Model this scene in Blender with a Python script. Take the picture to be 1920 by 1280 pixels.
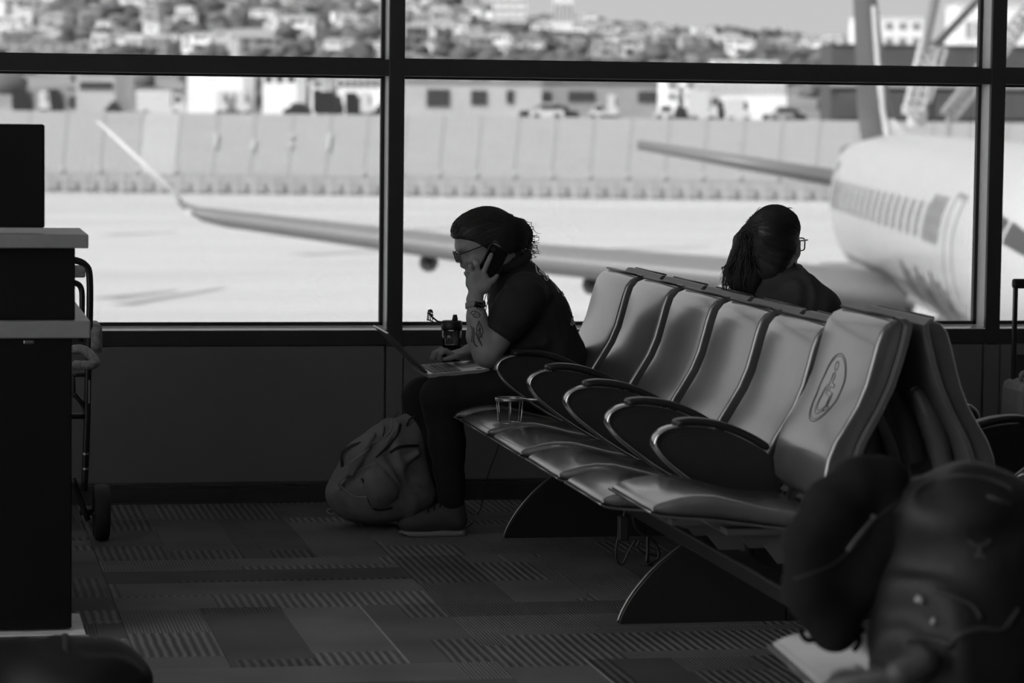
import bpy, bmesh, math, random
import numpy as np
from mathutils import Vector, Matrix, Euler
random.seed(7)
rng = np.random.default_rng(7)
S = bpy.context.scene
COL = S.collection
for o in list(bpy.data.objects):
    bpy.data.objects.remove(o, do_unlink=True)

# ------------------------------------------------------------ camera
F, YAW, PITCH, ROLL, EYE = 5709.5, 0.1936, 0.0782, 0.0121, 1.55
fw = Vector((math.sin(YAW) * math.cos(PITCH), math.cos(YAW) * math.cos(PITCH), -math.sin(PITCH)))
rt0 = Vector((math.cos(YAW), -math.sin(YAW), 0)); up0 = rt0.cross(fw)
rt = rt0 * math.cos(ROLL) + up0 * math.sin(ROLL); up = -rt0 * math.sin(ROLL) + up0 * math.cos(ROLL)
cam_d = bpy.data.cameras.new('camera'); cam = bpy.data.objects.new('camera', cam_d); COL.objects.link(cam)
cam.matrix_world = Matrix(((rt.x, up.x, -fw.x, 0), (rt.y, up.y, -fw.y, 0), (rt.z, up.z, -fw.z, EYE), (0, 0, 0, 1)))
cam_d.sensor_width = 36; cam_d.lens = F / 1920 * 36
cam_d.clip_start = 0.1; cam_d.clip_end = 12000
cam_d.dof.use_dof = True; cam_d.dof.focus_distance = 10.4; cam_d.dof.aperture_fstop = 4.2
S.camera = cam
def at(px, py, X=None, Y=None, Z=None):
    """world point seen at a pixel of the 1920x1280 frame, on a plane X, Y or Z = const"""
    d = fw + rt * ((px - 960) / F) - up * ((py - 640) / F)
    t = X / d.x if X is not None else Y / d.y if Y is not None else (Z - EYE) / d.z
    return Vector((d.x * t, d.y * t, EYE + d.z * t))
def OUT(r, d, z):
    """airfield frame: r metres to the right, d metres out along the view, z height"""
    return Vector((d * math.sin(YAW) + r * math.cos(YAW), d * math.cos(YAW) - r * math.sin(YAW), z))

# ------------------------------------------------------------ sky, sun, exposure
SKY, SUN = 1.85, 13.5
W = bpy.data.worlds.new('sky'); S.world = W; W.use_nodes = True
nt = W.node_tree; bg = nt.nodes['Background']
tc = nt.nodes.new('ShaderNodeTexCoord'); sx = nt.nodes.new('ShaderNodeSeparateXYZ'); rp = nt.nodes.new('ShaderNodeValToRGB')
nt.links.new(tc.outputs['Generated'], sx.inputs[0]); nt.links.new(sx.outputs['Z'], rp.inputs[0]); nt.links.new(rp.outputs[0], bg.inputs[0])
rp.color_ramp.elements[0].position = 0.0; rp.color_ramp.elements[0].color = (1, 1, 1, 1)
rp.color_ramp.elements[1].position = 0.6; rp.color_ramp.elements[1].color = (0.72, 0.72, 0.72, 1)
bg.inputs[1].default_value = SKY
sd = bpy.data.lights.new('sun', 'SUN'); sd.energy = SUN; sd.angle = 0.02
sun = bpy.data.objects.new('sun', sd); COL.objects.link(sun)
sun.location = (-30, -20, 60); sun.rotation_euler = Vector((0.60, 0.28, -0.75)).to_track_quat('-Z', 'Y').to_euler()
S.cycles.max_bounces = 7; S.cycles.diffuse_bounces = 4; S.cycles.glossy_bounces = 4; S.cycles.transparent_max_bounces = 12
S.view_settings.view_transform = 'Standard'; S.view_settings.look = 'None'
S.view_settings.exposure = 0.7; S.view_settings.gamma = 1.0; S.view_settings.use_curve_mapping = False

# ------------------------------------------------------------ materials
MATS = {}
def mat(name, v, rough=0.6, metal=0.0, spec=0.5, var=0.12, scale=18.0, bump=0.0, bscale=None, stretch=(1, 1, 1), coat=0.0):
    if name in MATS: return MATS[name]
    m = bpy.data.materials.new(name); m.use_nodes = True; t = m.node_tree; b = t.nodes['Principled BSDF']
    c = t.nodes.new('ShaderNodeTexCoord'); mp = t.nodes.new('ShaderNodeMapping'); n = t.nodes.new('ShaderNodeTexNoise'); r = t.nodes.new('ShaderNodeValToRGB')
    mp.inputs['Scale'].default_value = stretch
    t.links.new(c.outputs['Object'], mp.inputs[0]); t.links.new(mp.outputs[0], n.inputs['Vector'])
    n.inputs['Scale'].default_value = scale; n.inputs['Detail'].default_value = 5
    lo, hi = v * (1 - var), v * (1 + var)
    r.color_ramp.elements[0].position = 0.3; r.color_ramp.elements[0].color = (lo, lo, lo, 1)
    r.color_ramp.elements[1].position = 0.7; r.color_ramp.elements[1].color = (hi, hi, hi, 1)
    t.links.new(n.outputs['Fac'], r.inputs[0]); t.links.new(r.outputs[0], b.inputs['Base Color'])
    b.inputs['Roughness'].default_value = rough; b.inputs['Metallic'].default_value = metal
    b.inputs['Specular IOR Level'].default_value = spec; b.inputs['Coat Weight'].default_value = coat; b.inputs['Coat Roughness'].default_value = 0.17; b.inputs['Coat IOR'].default_value = 1.9
    if bump:
        n2 = t.nodes.new('ShaderNodeTexNoise'); n2.inputs['Scale'].default_value = bscale or scale * 4; n2.inputs['Detail'].default_value = 4
        t.links.new(mp.outputs[0], n2.inputs['Vector'])
        bp = t.nodes.new('ShaderNodeBump'); bp.inputs['Strength'].default_value = bump; bp.inputs['Distance'].default_value = 0.004
        t.links.new(n2.outputs['Fac'], bp.inputs['Height']); t.links.new(bp.outputs[0], b.inputs['Normal'])
    MATS[name] = m; return m
def glass_mat(name, tint, refl):
    m = bpy.data.materials.new(name); m.use_nodes = True; t = m.node_tree; t.nodes.clear()
    o = t.nodes.new('ShaderNodeOutputMaterial'); mx = t.nodes.new('ShaderNodeMixShader'); tr = t.nodes.new('ShaderNodeBsdfTransparent'); gl = t.nodes.new('ShaderNodeBsdfGlossy')
    fr = t.nodes.new('ShaderNodeFresnel'); fr.inputs[0].default_value = 1.5; mu = t.nodes.new('ShaderNodeMath'); mu.operation = 'MULTIPLY'; mu.inputs[1].default_value = refl
    tr.inputs[0].default_value = (tint, tint, tint, 1); gl.inputs['Roughness'].default_value = 0.02
    t.links.new(fr.outputs[0], mu.inputs[0]); t.links.new(mu.outputs[0], mx.inputs[0]); t.links.new(tr.outputs[0], mx.inputs[1]); t.links.new(gl.outputs[0], mx.inputs[2]); t.links.new(mx.outputs[0], o.inputs[0])
    return m

# ------------------------------------------------------------ mesh helpers
def root_off(p):
    v = Vector((0, 0, 0))
    while p is not None:
        v = v + p.location; p = p.parent
    return v
def tag(o, label=None, cat=None, group=None, kind=None):
    if label: o['label'] = label
    if cat: o['category'] = cat
    if group: o['group'] = group
    if kind: o['kind'] = kind
    return o
def empty(name, loc, label=None, cat=None, group=None, kind=None):
    o = bpy.data.objects.new(name, None); o.location = loc; o.empty_display_size = 0.1; COL.objects.link(o)
    return tag(o, label, cat, group, kind)
def link(name, me, parent=None, loc=(0, 0, 0)):
    o = bpy.data.objects.new(name, me); COL.objects.link(o); o.parent = parent; o.location = loc
    return o
def mesh(name, V, Fc, m, parent=None, smooth=False, own_origin=False):
    """mesh from WORLD coordinates; the parents' location is taken off"""
    V = [Vector(v) for v in V]
    off = root_off(parent)
    loc = Vector((0, 0, 0))
    if own_origin:
        n = len(V); c = sum(V, Vector()) / n; c.z = min(v.z for v in V)
        loc = c - off; off = c
    me = bpy.data.meshes.new(name); me.from_pydata([v - off for v in V], [], Fc)
    if isinstance(m, (list, tuple)):
        for q in m: me.materials.append(q)
    else: me.materials.append(m)
    if smooth: me.polygons.foreach_set('use_smooth', [True] * len(me.polygons))
    me.update()
    return link(name, me, parent, loc)
class MB:
    """collects shapes, builds ONE mesh"""
    def __init__(s): s.V = []; s.F = []
    def add(s, V, Fc):
        k = len(s.V); s.V += [Vector(v) for v in V]; s.F += [tuple(i + k for i in f) for f in Fc]; return s
    def box(s, a, b, bev=0.0, M=None):
        V, Fc = box_vf(a, b, bev)
        if M is not None: V = [M @ Vector(v) for v in V]
        return s.add(V, Fc)
    def tube(s, pts, r, n=8, closed=False, sub=0, flat=1.0, caps=True):
        V, Fc = tube_vf(pts, r, n, closed, sub, flat, caps); return s.add(V, Fc)
    def build(s, name, m, parent=None, smooth=False, own_origin=False): return mesh(name, s.V, s.F, m, parent, smooth, own_origin)
def box_vf(a, b, bev=0.0):
    x0, y0, z0 = a; x1, y1, z1 = b
    if bev <= 0:
        V = [(x0, y0, z0), (x1, y0, z0), (x1, y1, z0), (x0, y1, z0), (x0, y0, z1), (x1, y0, z1), (x1, y1, z1), (x0, y1, z1)]
        return V, [(3, 2, 1, 0), (4, 5, 6, 7), (0, 1, 5, 4), (1, 2, 6, 5), (2, 3, 7, 6), (3, 0, 4, 7)]
    bm = bmesh.new(); r = bmesh.ops.create_cube(bm, size=1)
    for v in bm.verts: v.co = Vector(((x0 + x1) / 2 + v.co.x * (x1 - x0), (y0 + y1) / 2 + v.co.y * (y1 - y0), (z0 + z1) / 2 + v.co.z * (z1 - z0)))
    bmesh.ops.bevel(bm, geom=list(bm.edges), offset=min(bev, 0.49 * min(x1 - x0, y1 - y0, z1 - z0)), segments=2, profile=0.5, affect='EDGES')
    bm.verts.index_update()
    V = [v.co.copy() for v in bm.verts]; Fc = [tuple(v.index for v in f.verts) for f in bm.faces]; bm.free(); return V, Fc
def catmull(P, n, closed=False):
    P = [Vector(p) for p in P]; out = []; m = len(P); rngi = range(m if closed else m - 1)
    for i in rngi:
        p0 = P[(i - 1) % m] if closed or i > 0 else P[0]; p1 = P[i]; p2 = P[(i + 1) % m]; p3 = P[(i + 2) % m] if closed or i + 2 < m else P[-1]
        for k in range(n):
            t = k / n
            out.append(0.5 * ((2 * p1) + (p2 - p0) * t + (2 * p0 - 5 * p1 + 4 * p2 - p3) * t * t + (3 * p1 - p0 - 3 * p2 + p3) * t ** 3))
    if not closed: out.append(P[-1])
    return out
def tube_vf(pts, r, n=8, closed=False, sub=0, flat=1.0, caps=True):
    P = [Vector(p) for p in pts]
    R = list(r) if isinstance(r, (list, tuple)) else [r] * len(P)
    if sub:
        R4 = catmull([(a, 0, 0) for a in R], sub, closed); P = catmull(P, sub, closed); R = [max(a.x, 1e-5) for a in R4]
    m = len(P); V = []; Fc = []; nrm = None
    for i in range(m):
        a = P[(i - 1) % m] if closed or i > 0 else P[i]; b = P[(i + 1) % m] if closed or i < m - 1 else P[i]
        d = (b - a); d = d.normalized() if d.length > 1e-9 else Vector((0, 0, 1))
        if nrm is None:
            nrm = d.orthogonal().normalized()
            if abs(d.z) < 0.9: nrm = (Vector((0, 0, 1)) - d * d.z).normalized()
        else:
            nrm = nrm - d * nrm.dot(d); nrm = nrm.normalized() if nrm.length > 1e-6 else d.orthogonal().normalized()
        bn = d.cross(nrm)
        for k in range(n):
            t = 2 * math.pi * k / n; V.append(P[i] + (nrm * math.cos(t) * flat + bn * math.sin(t)) * R[i])
    for i in range(m if closed else m - 1):
        for k in range(n):
            a = i * n + k; b = i * n + (k + 1) % n; c = ((i + 1) % m) * n + (k + 1) % n; d = ((i + 1) % m) * n + k; Fc.append((a, b, c, d))
    if not closed and caps: Fc += [tuple(range(n - 1, -1, -1)), tuple(range((m - 1) * n, m * n))]
    return V, Fc
def loft_vf(rings, closed_ring=True, caps=True):
    n = len(rings[0]); V = [Vector(p) for r in rings for p in r]; Fc = []
    for i in range(len(rings) - 1):
        for k in range(n if closed_ring else n - 1):
            a = i * n + k; b = i * n + (k + 1) % n; Fc.append((a, b, b + n, a + n))
    if caps and closed_ring: Fc += [tuple(range(n - 1, -1, -1)), tuple(range((len(rings) - 1) * n, len(rings) * n))]
    return V, Fc
def prism_vf(outline, axis, a, b):
    """outline of 2-D points extruded along an axis ('X','Y','Z') from a to b"""
    def p(u, v, w): return (w, u, v) if axis == 'X' else (u, w, v) if axis == 'Y' else (u, v, w)
    n = len(outline); V = [p(u, v, a) for u, v in outline] + [p(u, v, b) for u, v in outline]
    Fc = [tuple(range(n - 1, -1, -1)), tuple(range(n, 2 * n))] + [(k, (k + 1) % n, n + (k + 1) % n, n + k) for k in range(n)]
    return V, Fc
def fix_normals(o):
    bm = bmesh.new(); bm.from_mesh(o.data); bmesh.ops.recalc_face_normals(bm, faces=bm.faces); bm.to_mesh(o.data); bm.free(); return o
def bevel_mod(o, w, seg=2):
    md = o.modifiers.new('bevel', 'BEVEL'); md.width = w; md.segments = seg; md.limit_method = 'ANGLE'; md.angle_limit = math.radians(40); return o
def shade(o):
    o.data.polygons.foreach_set('use_smooth', [True] * len(o.data.polygons)); return o
def rrect(cx, cy, hx, hy, r, n=5):
    """rounded rectangle ring, counter-clockwise, 4*(n+1) points"""
    out = []
    for (sx_, sy_, t0) in ((1, 1, 0), (-1, 1, 90), (-1, -1, 180), (1, -1, 270)):
        for k in range(n + 1):
            t = math.radians(t0 + 90 * k / n); out.append((cx + sx_ * (hx - r) + r * math.cos(t), cy + sy_ * (hy - r) + r * math.sin(t)))
    return out

# ------------------------------------------------------------ signed-distance bodies -> one continuous surface
class SDF:
    def __init__(s, lo, hi, h):
        s.lo = np.array(lo, float); s.h = h; s.n = np.ceil((np.array(hi) - s.lo) / h).astype(int) + 1
        s.D = np.full(s.n, 0.5, np.float32)
    def sub(s, lo, hi):
        a = np.clip(np.floor((np.array(lo) - s.lo) / s.h).astype(int), 0, s.n - 1); b = np.clip(np.ceil((np.array(hi) - s.lo) / s.h).astype(int) + 1, 1, s.n)
        g = [(s.lo[i] + s.h * np.arange(a[i], b[i])).astype(np.float32) for i in range(3)]
        return tuple(slice(a[i], b[i]) for i in range(3)), g[0][:, None, None], g[1][None, :, None], g[2][None, None, :]
    def mix(s, sl, d, k, cut=False):
        A = s.D[sl]
        if cut:
            h = np.clip(0.5 + 0.5 * (-A - d) / k, 0, 1); s.D[sl] = -(-A * (1 - h) + d * h - k * h * (1 - h)); return
        h = np.clip(0.5 + 0.5 * (A - d) / k, 0, 1); s.D[sl] = A * (1 - h) + d * h - k * h * (1 - h)
    def cone(s, a, b, ra, rb, k=0.02, cut=False):
        a = np.array(a, float); b = np.array(b, float); m = max(ra, rb) + k * 1.5 + 3 * s.h
        sl, x, y, z = s.sub(np.minimum(a, b) - m, np.maximum(a, b) + m); v = b - a; L = max(v @ v, 1e-12)
        t = np.clip(((x - a[0]) * v[0] + (y - a[1]) * v[1] + (z - a[2]) * v[2]) / L, 0, 1)
        d = np.sqrt((x - a[0] - t * v[0]) ** 2 + (y - a[1] - t * v[1]) ** 2 + (z - a[2] - t * v[2]) ** 2) - (ra + t * (rb - ra))
        s.mix(sl, d.astype(np.float32), k, cut); return s
    def chain(s, pts, rad, k=0.02):
        for i in range(len(pts) - 1): s.cone(pts[i], pts[i + 1], rad[i], rad[i + 1], k)
        return s
    def ell(s, c, r, k=0.02, R=None, cut=False):
        c = np.array(c, float); r = np.array(r, float); m = max(r) + k * 1.5 + 3 * s.h
        sl, x, y, z = s.sub(c - m, c + m); p = [x - c[0], y - c[1], z - c[2]]
        if R is not None:
            Q = np.array(R.transposed()); p = [Q[i][0] * p[0] + Q[i][1] * p[1] + Q[i][2] * p[2] for i in range(3)]
        k0 = np.sqrt((p[0] / r[0]) ** 2 + (p[1] / r[1]) ** 2 + (p[2] / r[2]) ** 2)
        k1 = np.sqrt((p[0] / r[0] ** 2) ** 2 + (p[1] / r[1] ** 2) ** 2 + (p[2] / r[2] ** 2) ** 2)
        d = k0 * (k0 - 1) / np.maximum(k1, 1e-6); d = np.where(k0 < 1e-3, -min(r), d)
        s.mix(sl, d.astype(np.float32), k, cut); return s
    def wrinkle(s, amp, k, skew=(0.5, 0.2, 1.0)):
        sl, x, y, z = s.sub(s.lo, s.lo + s.h * s.n)
        s.D[sl] += (amp * np.sin(k * (skew[0] * x + skew[1] * y + skew[2] * z) + 2.5 * np.sin(k * 0.45 * x + 1.0) + 2.0 * np.sin(k * 0.6 * y + k * 0.3 * z)) * (0.5 + 0.5 * np.sin(k * 0.31 * (x - z) + 0.7 * k * y))).astype(np.float32); return s
    def vf(s):
        """surface nets"""
        D = s.D; ins = D < 0
        c = np.zeros(tuple(s.n - 1), np.int8)
        for i in (0, 1):
            for j in (0, 1):
                for k in (0, 1): c += ins[i:s.n[0] - 1 + i, j:s.n[1] - 1 + j, k:s.n[2] - 1 + k]
        act = (c > 0) & (c < 8); idx = np.argwhere(act); ID = np.full(act.shape, -1, np.int64); ID[act] = np.arange(len(idx))
        acc = np.zeros((len(idx), 3)); cnt = np.zeros(len(idx))
        cor = [(i, j, k) for i in (0, 1) for j in (0, 1) for k in (0, 1)]
        for p in range(8):
            for q in range(p + 1, 8):
                if sum(abs(cor[p][e] - cor[q][e]) for e in range(3)) != 1: continue
                a = D[idx[:, 0] + cor[p][0], idx[:, 1] + cor[p][1], idx[:, 2] + cor[p][2]]; b = D[idx[:, 0] + cor[q][0], idx[:, 1] + cor[q][1], idx[:, 2] + cor[q][2]]
                m = (a < 0) != (b < 0); t = np.where(m, a / np.where(np.abs(a - b) < 1e-9, 1, a - b), 0)
                for e in range(3): acc[:, e] += np.where(m, cor[p][e] + t * (cor[q][e] - cor[p][e]), 0)
                cnt += m
        V = s.lo + s.h * (idx + acc / cnt[:, None]); Fs = []
        for ax in range(3):
            o1, o2 = [(1, 2), (2, 0), (0, 1)][ax]
            A = ins; sh = [slice(None)] * 3; sh2 = [slice(None)] * 3
            sh[ax] = slice(0, -1); sh2[ax] = slice(1, None)
            ch = A[tuple(sh)] != A[tuple(sh2)]; e = np.argwhere(ch)
            e = e[(e[:, o1] > 0) & (e[:, o2] > 0) & (e[:, o1] < s.n[o1] - 1) & (e[:, o2] < s.n[o2] - 1)]
            def g(d1, d2):
                q = e.copy(); q[:, o1] += d1; q[:, o2] += d2; return ID[q[:, 0], q[:, 1], q[:, 2]]
            quad = np.stack([g(-1, -1), g(0, -1), g(0, 0), g(-1, 0)], 1)
            fl = A[e[:, 0], e[:, 1], e[:, 2]]; quad[~fl] = quad[~fl][:, ::-1]; Fs.append(quad)
        return V, np.concatenate(Fs)
    def build(s, name, m, parent=None, smooth_it=2):
        V, Q = s.vf(); V = V - np.array(root_off(parent))
        me = bpy.data.meshes.new(name); me.from_pydata(V.tolist(), [], Q.tolist()); me.materials.append(m)
        me.polygons.foreach_set('use_smooth', [True] * len(me.polygons)); me.update()
        o = link(name, me, parent)
        if smooth_it:
            md = o.modifiers.new('smooth', 'SMOOTH'); md.iterations = smooth_it; md.factor = 0.5
        return o

# ============================================================ THE TERMINAL
WY = 11.656                       # inner face of the window wall
GROUND = -4.75                    # apron level outside
M_alu = mat('dark_anodised_frame', 0.034, 0.45, 0.0, 0.35, 0.06, 30)
M_gask = mat('black_gasket', 0.012, 0.5)
M_knee = mat('painted_knee_wall', 0.135, 0.6, spec=0.3, var=0.05, scale=3, bump=0.05, bscale=60)
M_base = mat('dark_rubber_baseboard', 0.03, 0.45)
M_wall = mat('grey_wall_paint', 0.12, 0.8, var=0.05, scale=2)
M_ceil = mat('ceiling_tiles', 0.30, 0.9, var=0.06, scale=3)
M_glass = glass_mat('solar_tinted_glass', 0.446, 0.6); M_clear = glass_mat('clear_glass', 0.985, 0.5)

# carpet: every plank its own tone and its own ribbed stretch
def carpet_mat():
    m = bpy.data.materials.new('ribbed_carpet_planks'); m.use_nodes = True; t = m.node_tree; b = t.nodes['Principled BSDF']; N = t.nodes.new; L = t.links.new
    def math_(op, a, c=None):
        q = N('ShaderNodeMath'); q.operation = op
        for i, v in enumerate((a, c)):
            if v is None: continue
            if isinstance(v, (int, float)): q.inputs[i].default_value = v
            else: L(v, q.inputs[i])
        return q.outputs[0]
    g = N('ShaderNodeNewGeometry'); sp = N('ShaderNodeSeparateXYZ'); L(g.outputs['Position'], sp.inputs[0]); oi = N('ShaderNodeObjectInfo')
    rnd = oi.outputs['Random']
    # stripes running towards the window
    ph = math_('MULTIPLY', sp.outputs['X'], 2 * math.pi / 0.0262); wob = N('ShaderNodeTexNoise'); wob.inputs['Scale'].default_value = 9
    L(g.outputs['Position'], wob.inputs['Vector'])
    st = math_('SINE', math_('ADD', ph, math_('MULTIPLY', wob.outputs['Fac'], 2.0)))
    fine = math_('SINE', math_('MULTIPLY', sp.outputs['X'], 2 * math.pi / 0.0105))
    # blocky mask, quarter metre steps offset per plank
    cb = N('ShaderNodeCombineXYZ'); L(math_('FLOOR', math_('ADD', math_('MULTIPLY', sp.outputs['X'], 2.03), math_('MULTIPLY', rnd, 7.0))), cb.inputs[0]); L(math_('FLOOR', math_('ADD', math_('MULTIPLY', sp.outputs['Y'], 2.6), math_('MULTIPLY', rnd, 13.0))), cb.inputs[1]); L(math_('MULTIPLY', rnd, 40.0), cb.inputs[2])
    wn = N('ShaderNodeTexWhiteNoise'); L(cb.outputs[0], wn.inputs['Vector'])
    mask = math_('GREATER_THAN', wn.outputs['Value'], 0.56); mask2 = math_('LESS_THAN', wn.outputs['Value'], 0.22)
    fz = N('ShaderNodeTexNoise'); fz.inputs['Scale'].default_value = 210; fz.inputs['Detail'].default_value = 3; L(g.outputs['Position'], fz.inputs['Vector'])
    big = N('ShaderNodeTexNoise'); big.inputs['Scale'].default_value = 2.2; L(g.outputs['Position'], big.inputs['Vector'])
    rib = math_('ADD', math_('MULTIPLY', math_('MULTIPLY', st, mask), 0.42), math_('MULTIPLY', math_('MULTIPLY', fine, mask2), 0.25))
    tone = math_('ADD', math_('MULTIPLY', rnd, 0.75), 0.55)
    val = math_('MULTIPLY', math_('MULTIPLY', math_('ADD', rib, 1.0), tone), math_('ADD', math_('MULTIPLY', fz.outputs['Fac'], 0.5), math_('MULTIPLY', big.outputs['Fac'], 0.7)))
    col = N('ShaderNodeCombineXYZ'); v2 = math_('MULTIPLY', val, 0.24)
    for i in range(3): L(v2, col.inputs[i])
    L(col.outputs[0], b.inputs['Base Color']); b.inputs['Roughness'].default_value = 0.88; b.inputs['Specular IOR Level'].default_value = 0.35
    bp = N('ShaderNodeBump'); bp.inputs['Strength'].default_value = 0.9; bp.inputs['Distance'].default_value = 0.004
    L(math_('ADD', rib, math_('MULTIPLY', fz.outputs['Fac'], 0.5)), bp.inputs['Height']); L(bp.outputs[0], b.inputs['Normal'])
    return m
M_carpet = carpet_mat()
M_seam = mat('bright_carpet_seam', 0.30, 0.8)

fl = mesh('floor', *box_vf((-3.2, -6, -0.15), (12, WY + 0.12, -0.006)), mat('carpet_underlay', 0.05, 0.9), None)
tag(fl, 'dark carpeted floor laid with ribbed planks', 'floor', kind='structure')
plank_x = mesh('carpet_plank', *box_vf((0.001, 0.001, -0.006), (0.989, 0.2465, 0.0)), M_carpet, fl); plank_x.location = (0, 0, 0)
plank_y = mesh('carpet_plank', *box_vf((0.001, 0.001, -0.006), (0.2465, 0.989, 0.0)), M_carpet, fl)
def plank(me, x, y, first):
    if first is not None: first.location = (x, y, 0); return first
    return link('carpet_plank', me, fl, (x, y, 0))
usedx = usedy = False
for bi in range(-2, 6):
    for bj in range(-4, 4):
        x0 = 0.595 + bi * 0.99; y0 = 8.23 + bj * 0.99
        along_x = (bi + bj) % 2 == 1
        short = y0 + 0.99 > WY - 0.03
        for q in range(4):
            if along_x and not short:
                plank(plank_x.data, x0, y0 + q * 0.2475, None if usedx else plank_x); usedx = True
            else:
                o = plank(plank_y.data, x0 + q * 0.2475, y0, None if usedy else plank_y); usedy = True
                if short: o.scale.y = (WY - 0.024 - y0) / 0.99
# worn light seams between planks
for (x0, y0, x1, y1) in ((1.3335, 8.24, 1.3385, 9.21), (1.83, 7.6, 1.835, 8.24), (0.50, 9.0, 0.594, 9.006), (1.96, 9.7, 1.9635, 10.2)):
    mesh('seam_strip', *box_vf((x0, y0, -0.003), (x1, y1, 0.0015)), M_seam, fl)

def struct(name, V, Fc, m, label, cat, parent=None): return tag(mesh(name, V, Fc, m, parent), label if parent is None else None, cat if parent is None else None, kind='structure')
CH = 6.6
LX = -3.2                        # the hall's other glazed side, left of the frame
struct('ceiling', *box_vf((LX - 3.1, -6, CH), (12, WY + 1.7, CH + 0.2)), M_ceil, 'flat ceiling of the departure hall above the frame, with added sun-blocking overhang', 'ceiling')  # carried out past the glazing as an added overhang to keep sun out
LG = -5.6                         # side glazing starts here
wl = struct('wall_left', *box_vf((LX - 0.2, -6, -0.15), (LX, LG, CH)), M_wall, 'dark side wall of the hall left of the frame', 'wall')
mesh('wall_end', *box_vf((LX - 0.2, LG + 13.86, -0.15), (LX, WY, CH)), M_wall, wl)
mesh('wall_foot', *box_vf((LX - 0.2, LG, -0.15), (LX, WY, 0.10)), M_wall, wl)
mesh('wall_head', *box_vf((LX - 0.2, LG, CH - 0.15), (LX, WY, CH)), M_wall, wl)
for k in range(1, 6): mesh('side_mullion', *box_vf((LX - 0.15, LG + k * 2.31 - 0.035, 0.10), (LX, LG + k * 2.31 + 0.035, CH - 0.15)), M_alu, wl)
struct('wall_right', *box_vf((12, -6, -0.15), (12.2, WY, CH)), M_wall, 'plain side wall of the hall beyond the seats', 'wall')
struct('wall_back', *box_vf((-3.4, -6.2, -0.15), (12.2, -6, CH)), M_wall, 'plain rear wall of the hall behind the viewer', 'wall')

# knee wall with framed panels, apron, sill and baseboard
kw = struct('wall_window', *box_vf((LX, WY + 0.02, -0.15), (12, WY + 0.16, 0.655)), M_knee, 'low dark panelled wall below the big windows', 'wall')
mul = [1.8207 + 2.44 * k for k in range(-2, 5)]
mesh('sill_apron', *box_vf((LX, WY, 0.607), (12, WY + 0.13, 0.664), 0.001), M_alu, kw)
for k in range(len(mul) - 1):
    x0, x1 = mul[k] + 0.036, mul[k + 1] - 0.036
    V, Fc = box_vf((x0, WY + 0.004, 0.075), (x1, WY + 0.03, 0.604), 0.006); mesh('wall_panel', V, Fc, M_knee, kw)
for k, x in enumerate(mul): mesh('stile', *box_vf((x - 0.032, WY - 0.001, 0.07), (x + 0.032, WY + 0.03, 0.607)), M_knee, kw)
bb = struct('baseboard_window', *box_vf((LX, WY - 0.014, 0.0), (12, WY + 0.03, 0.058), 0.003), M_base, 'dark baseboard running below the window wall', 'baseboard')
mesh('baseboard_cap', *box_vf((LX, WY - 0.008, 0.058), (12, WY + 0.03, 0.067), 0.002), M_base, bb)
mesh('floor_edge_strip', *box_vf((LX, WY - 0.022, 0.0), (12, WY - 0.012, 0.004)), M_alu, bb)

# mullions, transoms, panes
ROWS = [(0.671, 1.6471), (1.7101, 2.76), (2.823, CH - 0.06)]
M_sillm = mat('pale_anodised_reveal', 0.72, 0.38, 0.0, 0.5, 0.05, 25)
nt_ = 0
for k, x in enumerate(mul):
    nt_ += 1
    o = struct('trim_%d' % nt_, *box_vf((x - 0.0303, WY - 0.002, 0.60), (x + 0.0303, WY + 0.02, CH), 0.002), M_alu,
               'dark vertical window mullion ' + ('behind the laptop' if k == 2 else 'right of the tilted seat back' if k == 3 else 'of bay %d counted from the far left of the window wall' % (k + 1)), 'mullion')
    for sgn in (-1, 1):
        xa, xb = (x - 0.030, x - 0.012) if sgn < 0 else (x + 0.012, x + 0.030)
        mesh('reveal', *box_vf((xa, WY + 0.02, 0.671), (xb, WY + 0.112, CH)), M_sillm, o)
        mesh('gasket', *box_vf((x + sgn * 0.012 - 0.001, WY + 0.112, 0.60), (x + sgn * 0.044, WY + 0.14, CH)) if sgn > 0 else box_vf((x - 0.044, WY + 0.112, 0.60), (x - 0.011, WY + 0.14, CH)), M_gask, o)
for j, z in enumerate((1.6471, 2.76)):
    nt_ += 1
    o = struct('trim_%d' % nt_, *box_vf((LX, WY - 0.001, z), (12, WY + 0.11, z + 0.063), 0.002), M_alu, 'dark horizontal window transom ' + ('crossing the view' if j == 0 else 'above the frame'), 'transom')
    mesh('gasket', *box_vf((LX, WY + 0.11, z - 0.010), (12, WY + 0.14, z + 0.070)), M_gask, o)
nt_ += 1
M_sill = mat('polished_pale_sill', 0.85, 0.14, 0.0, 0.6, 0.03, 25)
o = struct('trim_%d' % nt_, *prism_vf([(WY + 0.001, 0.655), (WY + 0.001, 0.6665), (WY + 0.113, 0.6755), (WY + 0.113, 0.655)], 'X', LX, 12), M_sill, 'bright window sill strip along the bottom of the glass', 'sill')
mesh('gasket', *box_vf((LX, WY + 0.112, 0.655), (12, WY + 0.14, 0.688)), M_gask, o)
bayname = {1: 'left of the mullion behind the laptop', 2: 'between the two visible mullions', 3: 'at the right edge beyond the second mullion'}
rown = ['large lower window pane', 'upper window pane', 'topmost window pane']
n = 0
for k in range(len(mul) - 1):
    for j, (z0, z1) in enumerate(ROWS):
        n += 1
        struct('window_%d' % n, *box_vf((mul[k] + 0.02, WY + 0.121, z0 - 0.004), (mul[k + 1] - 0.02, WY + 0.127, z1 + 0.004)), M_glass,
               rown[j] + ' ' + bayname.get(k, 'of bay %d from the far left, out of frame' % (k + 1)), 'window')
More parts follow.
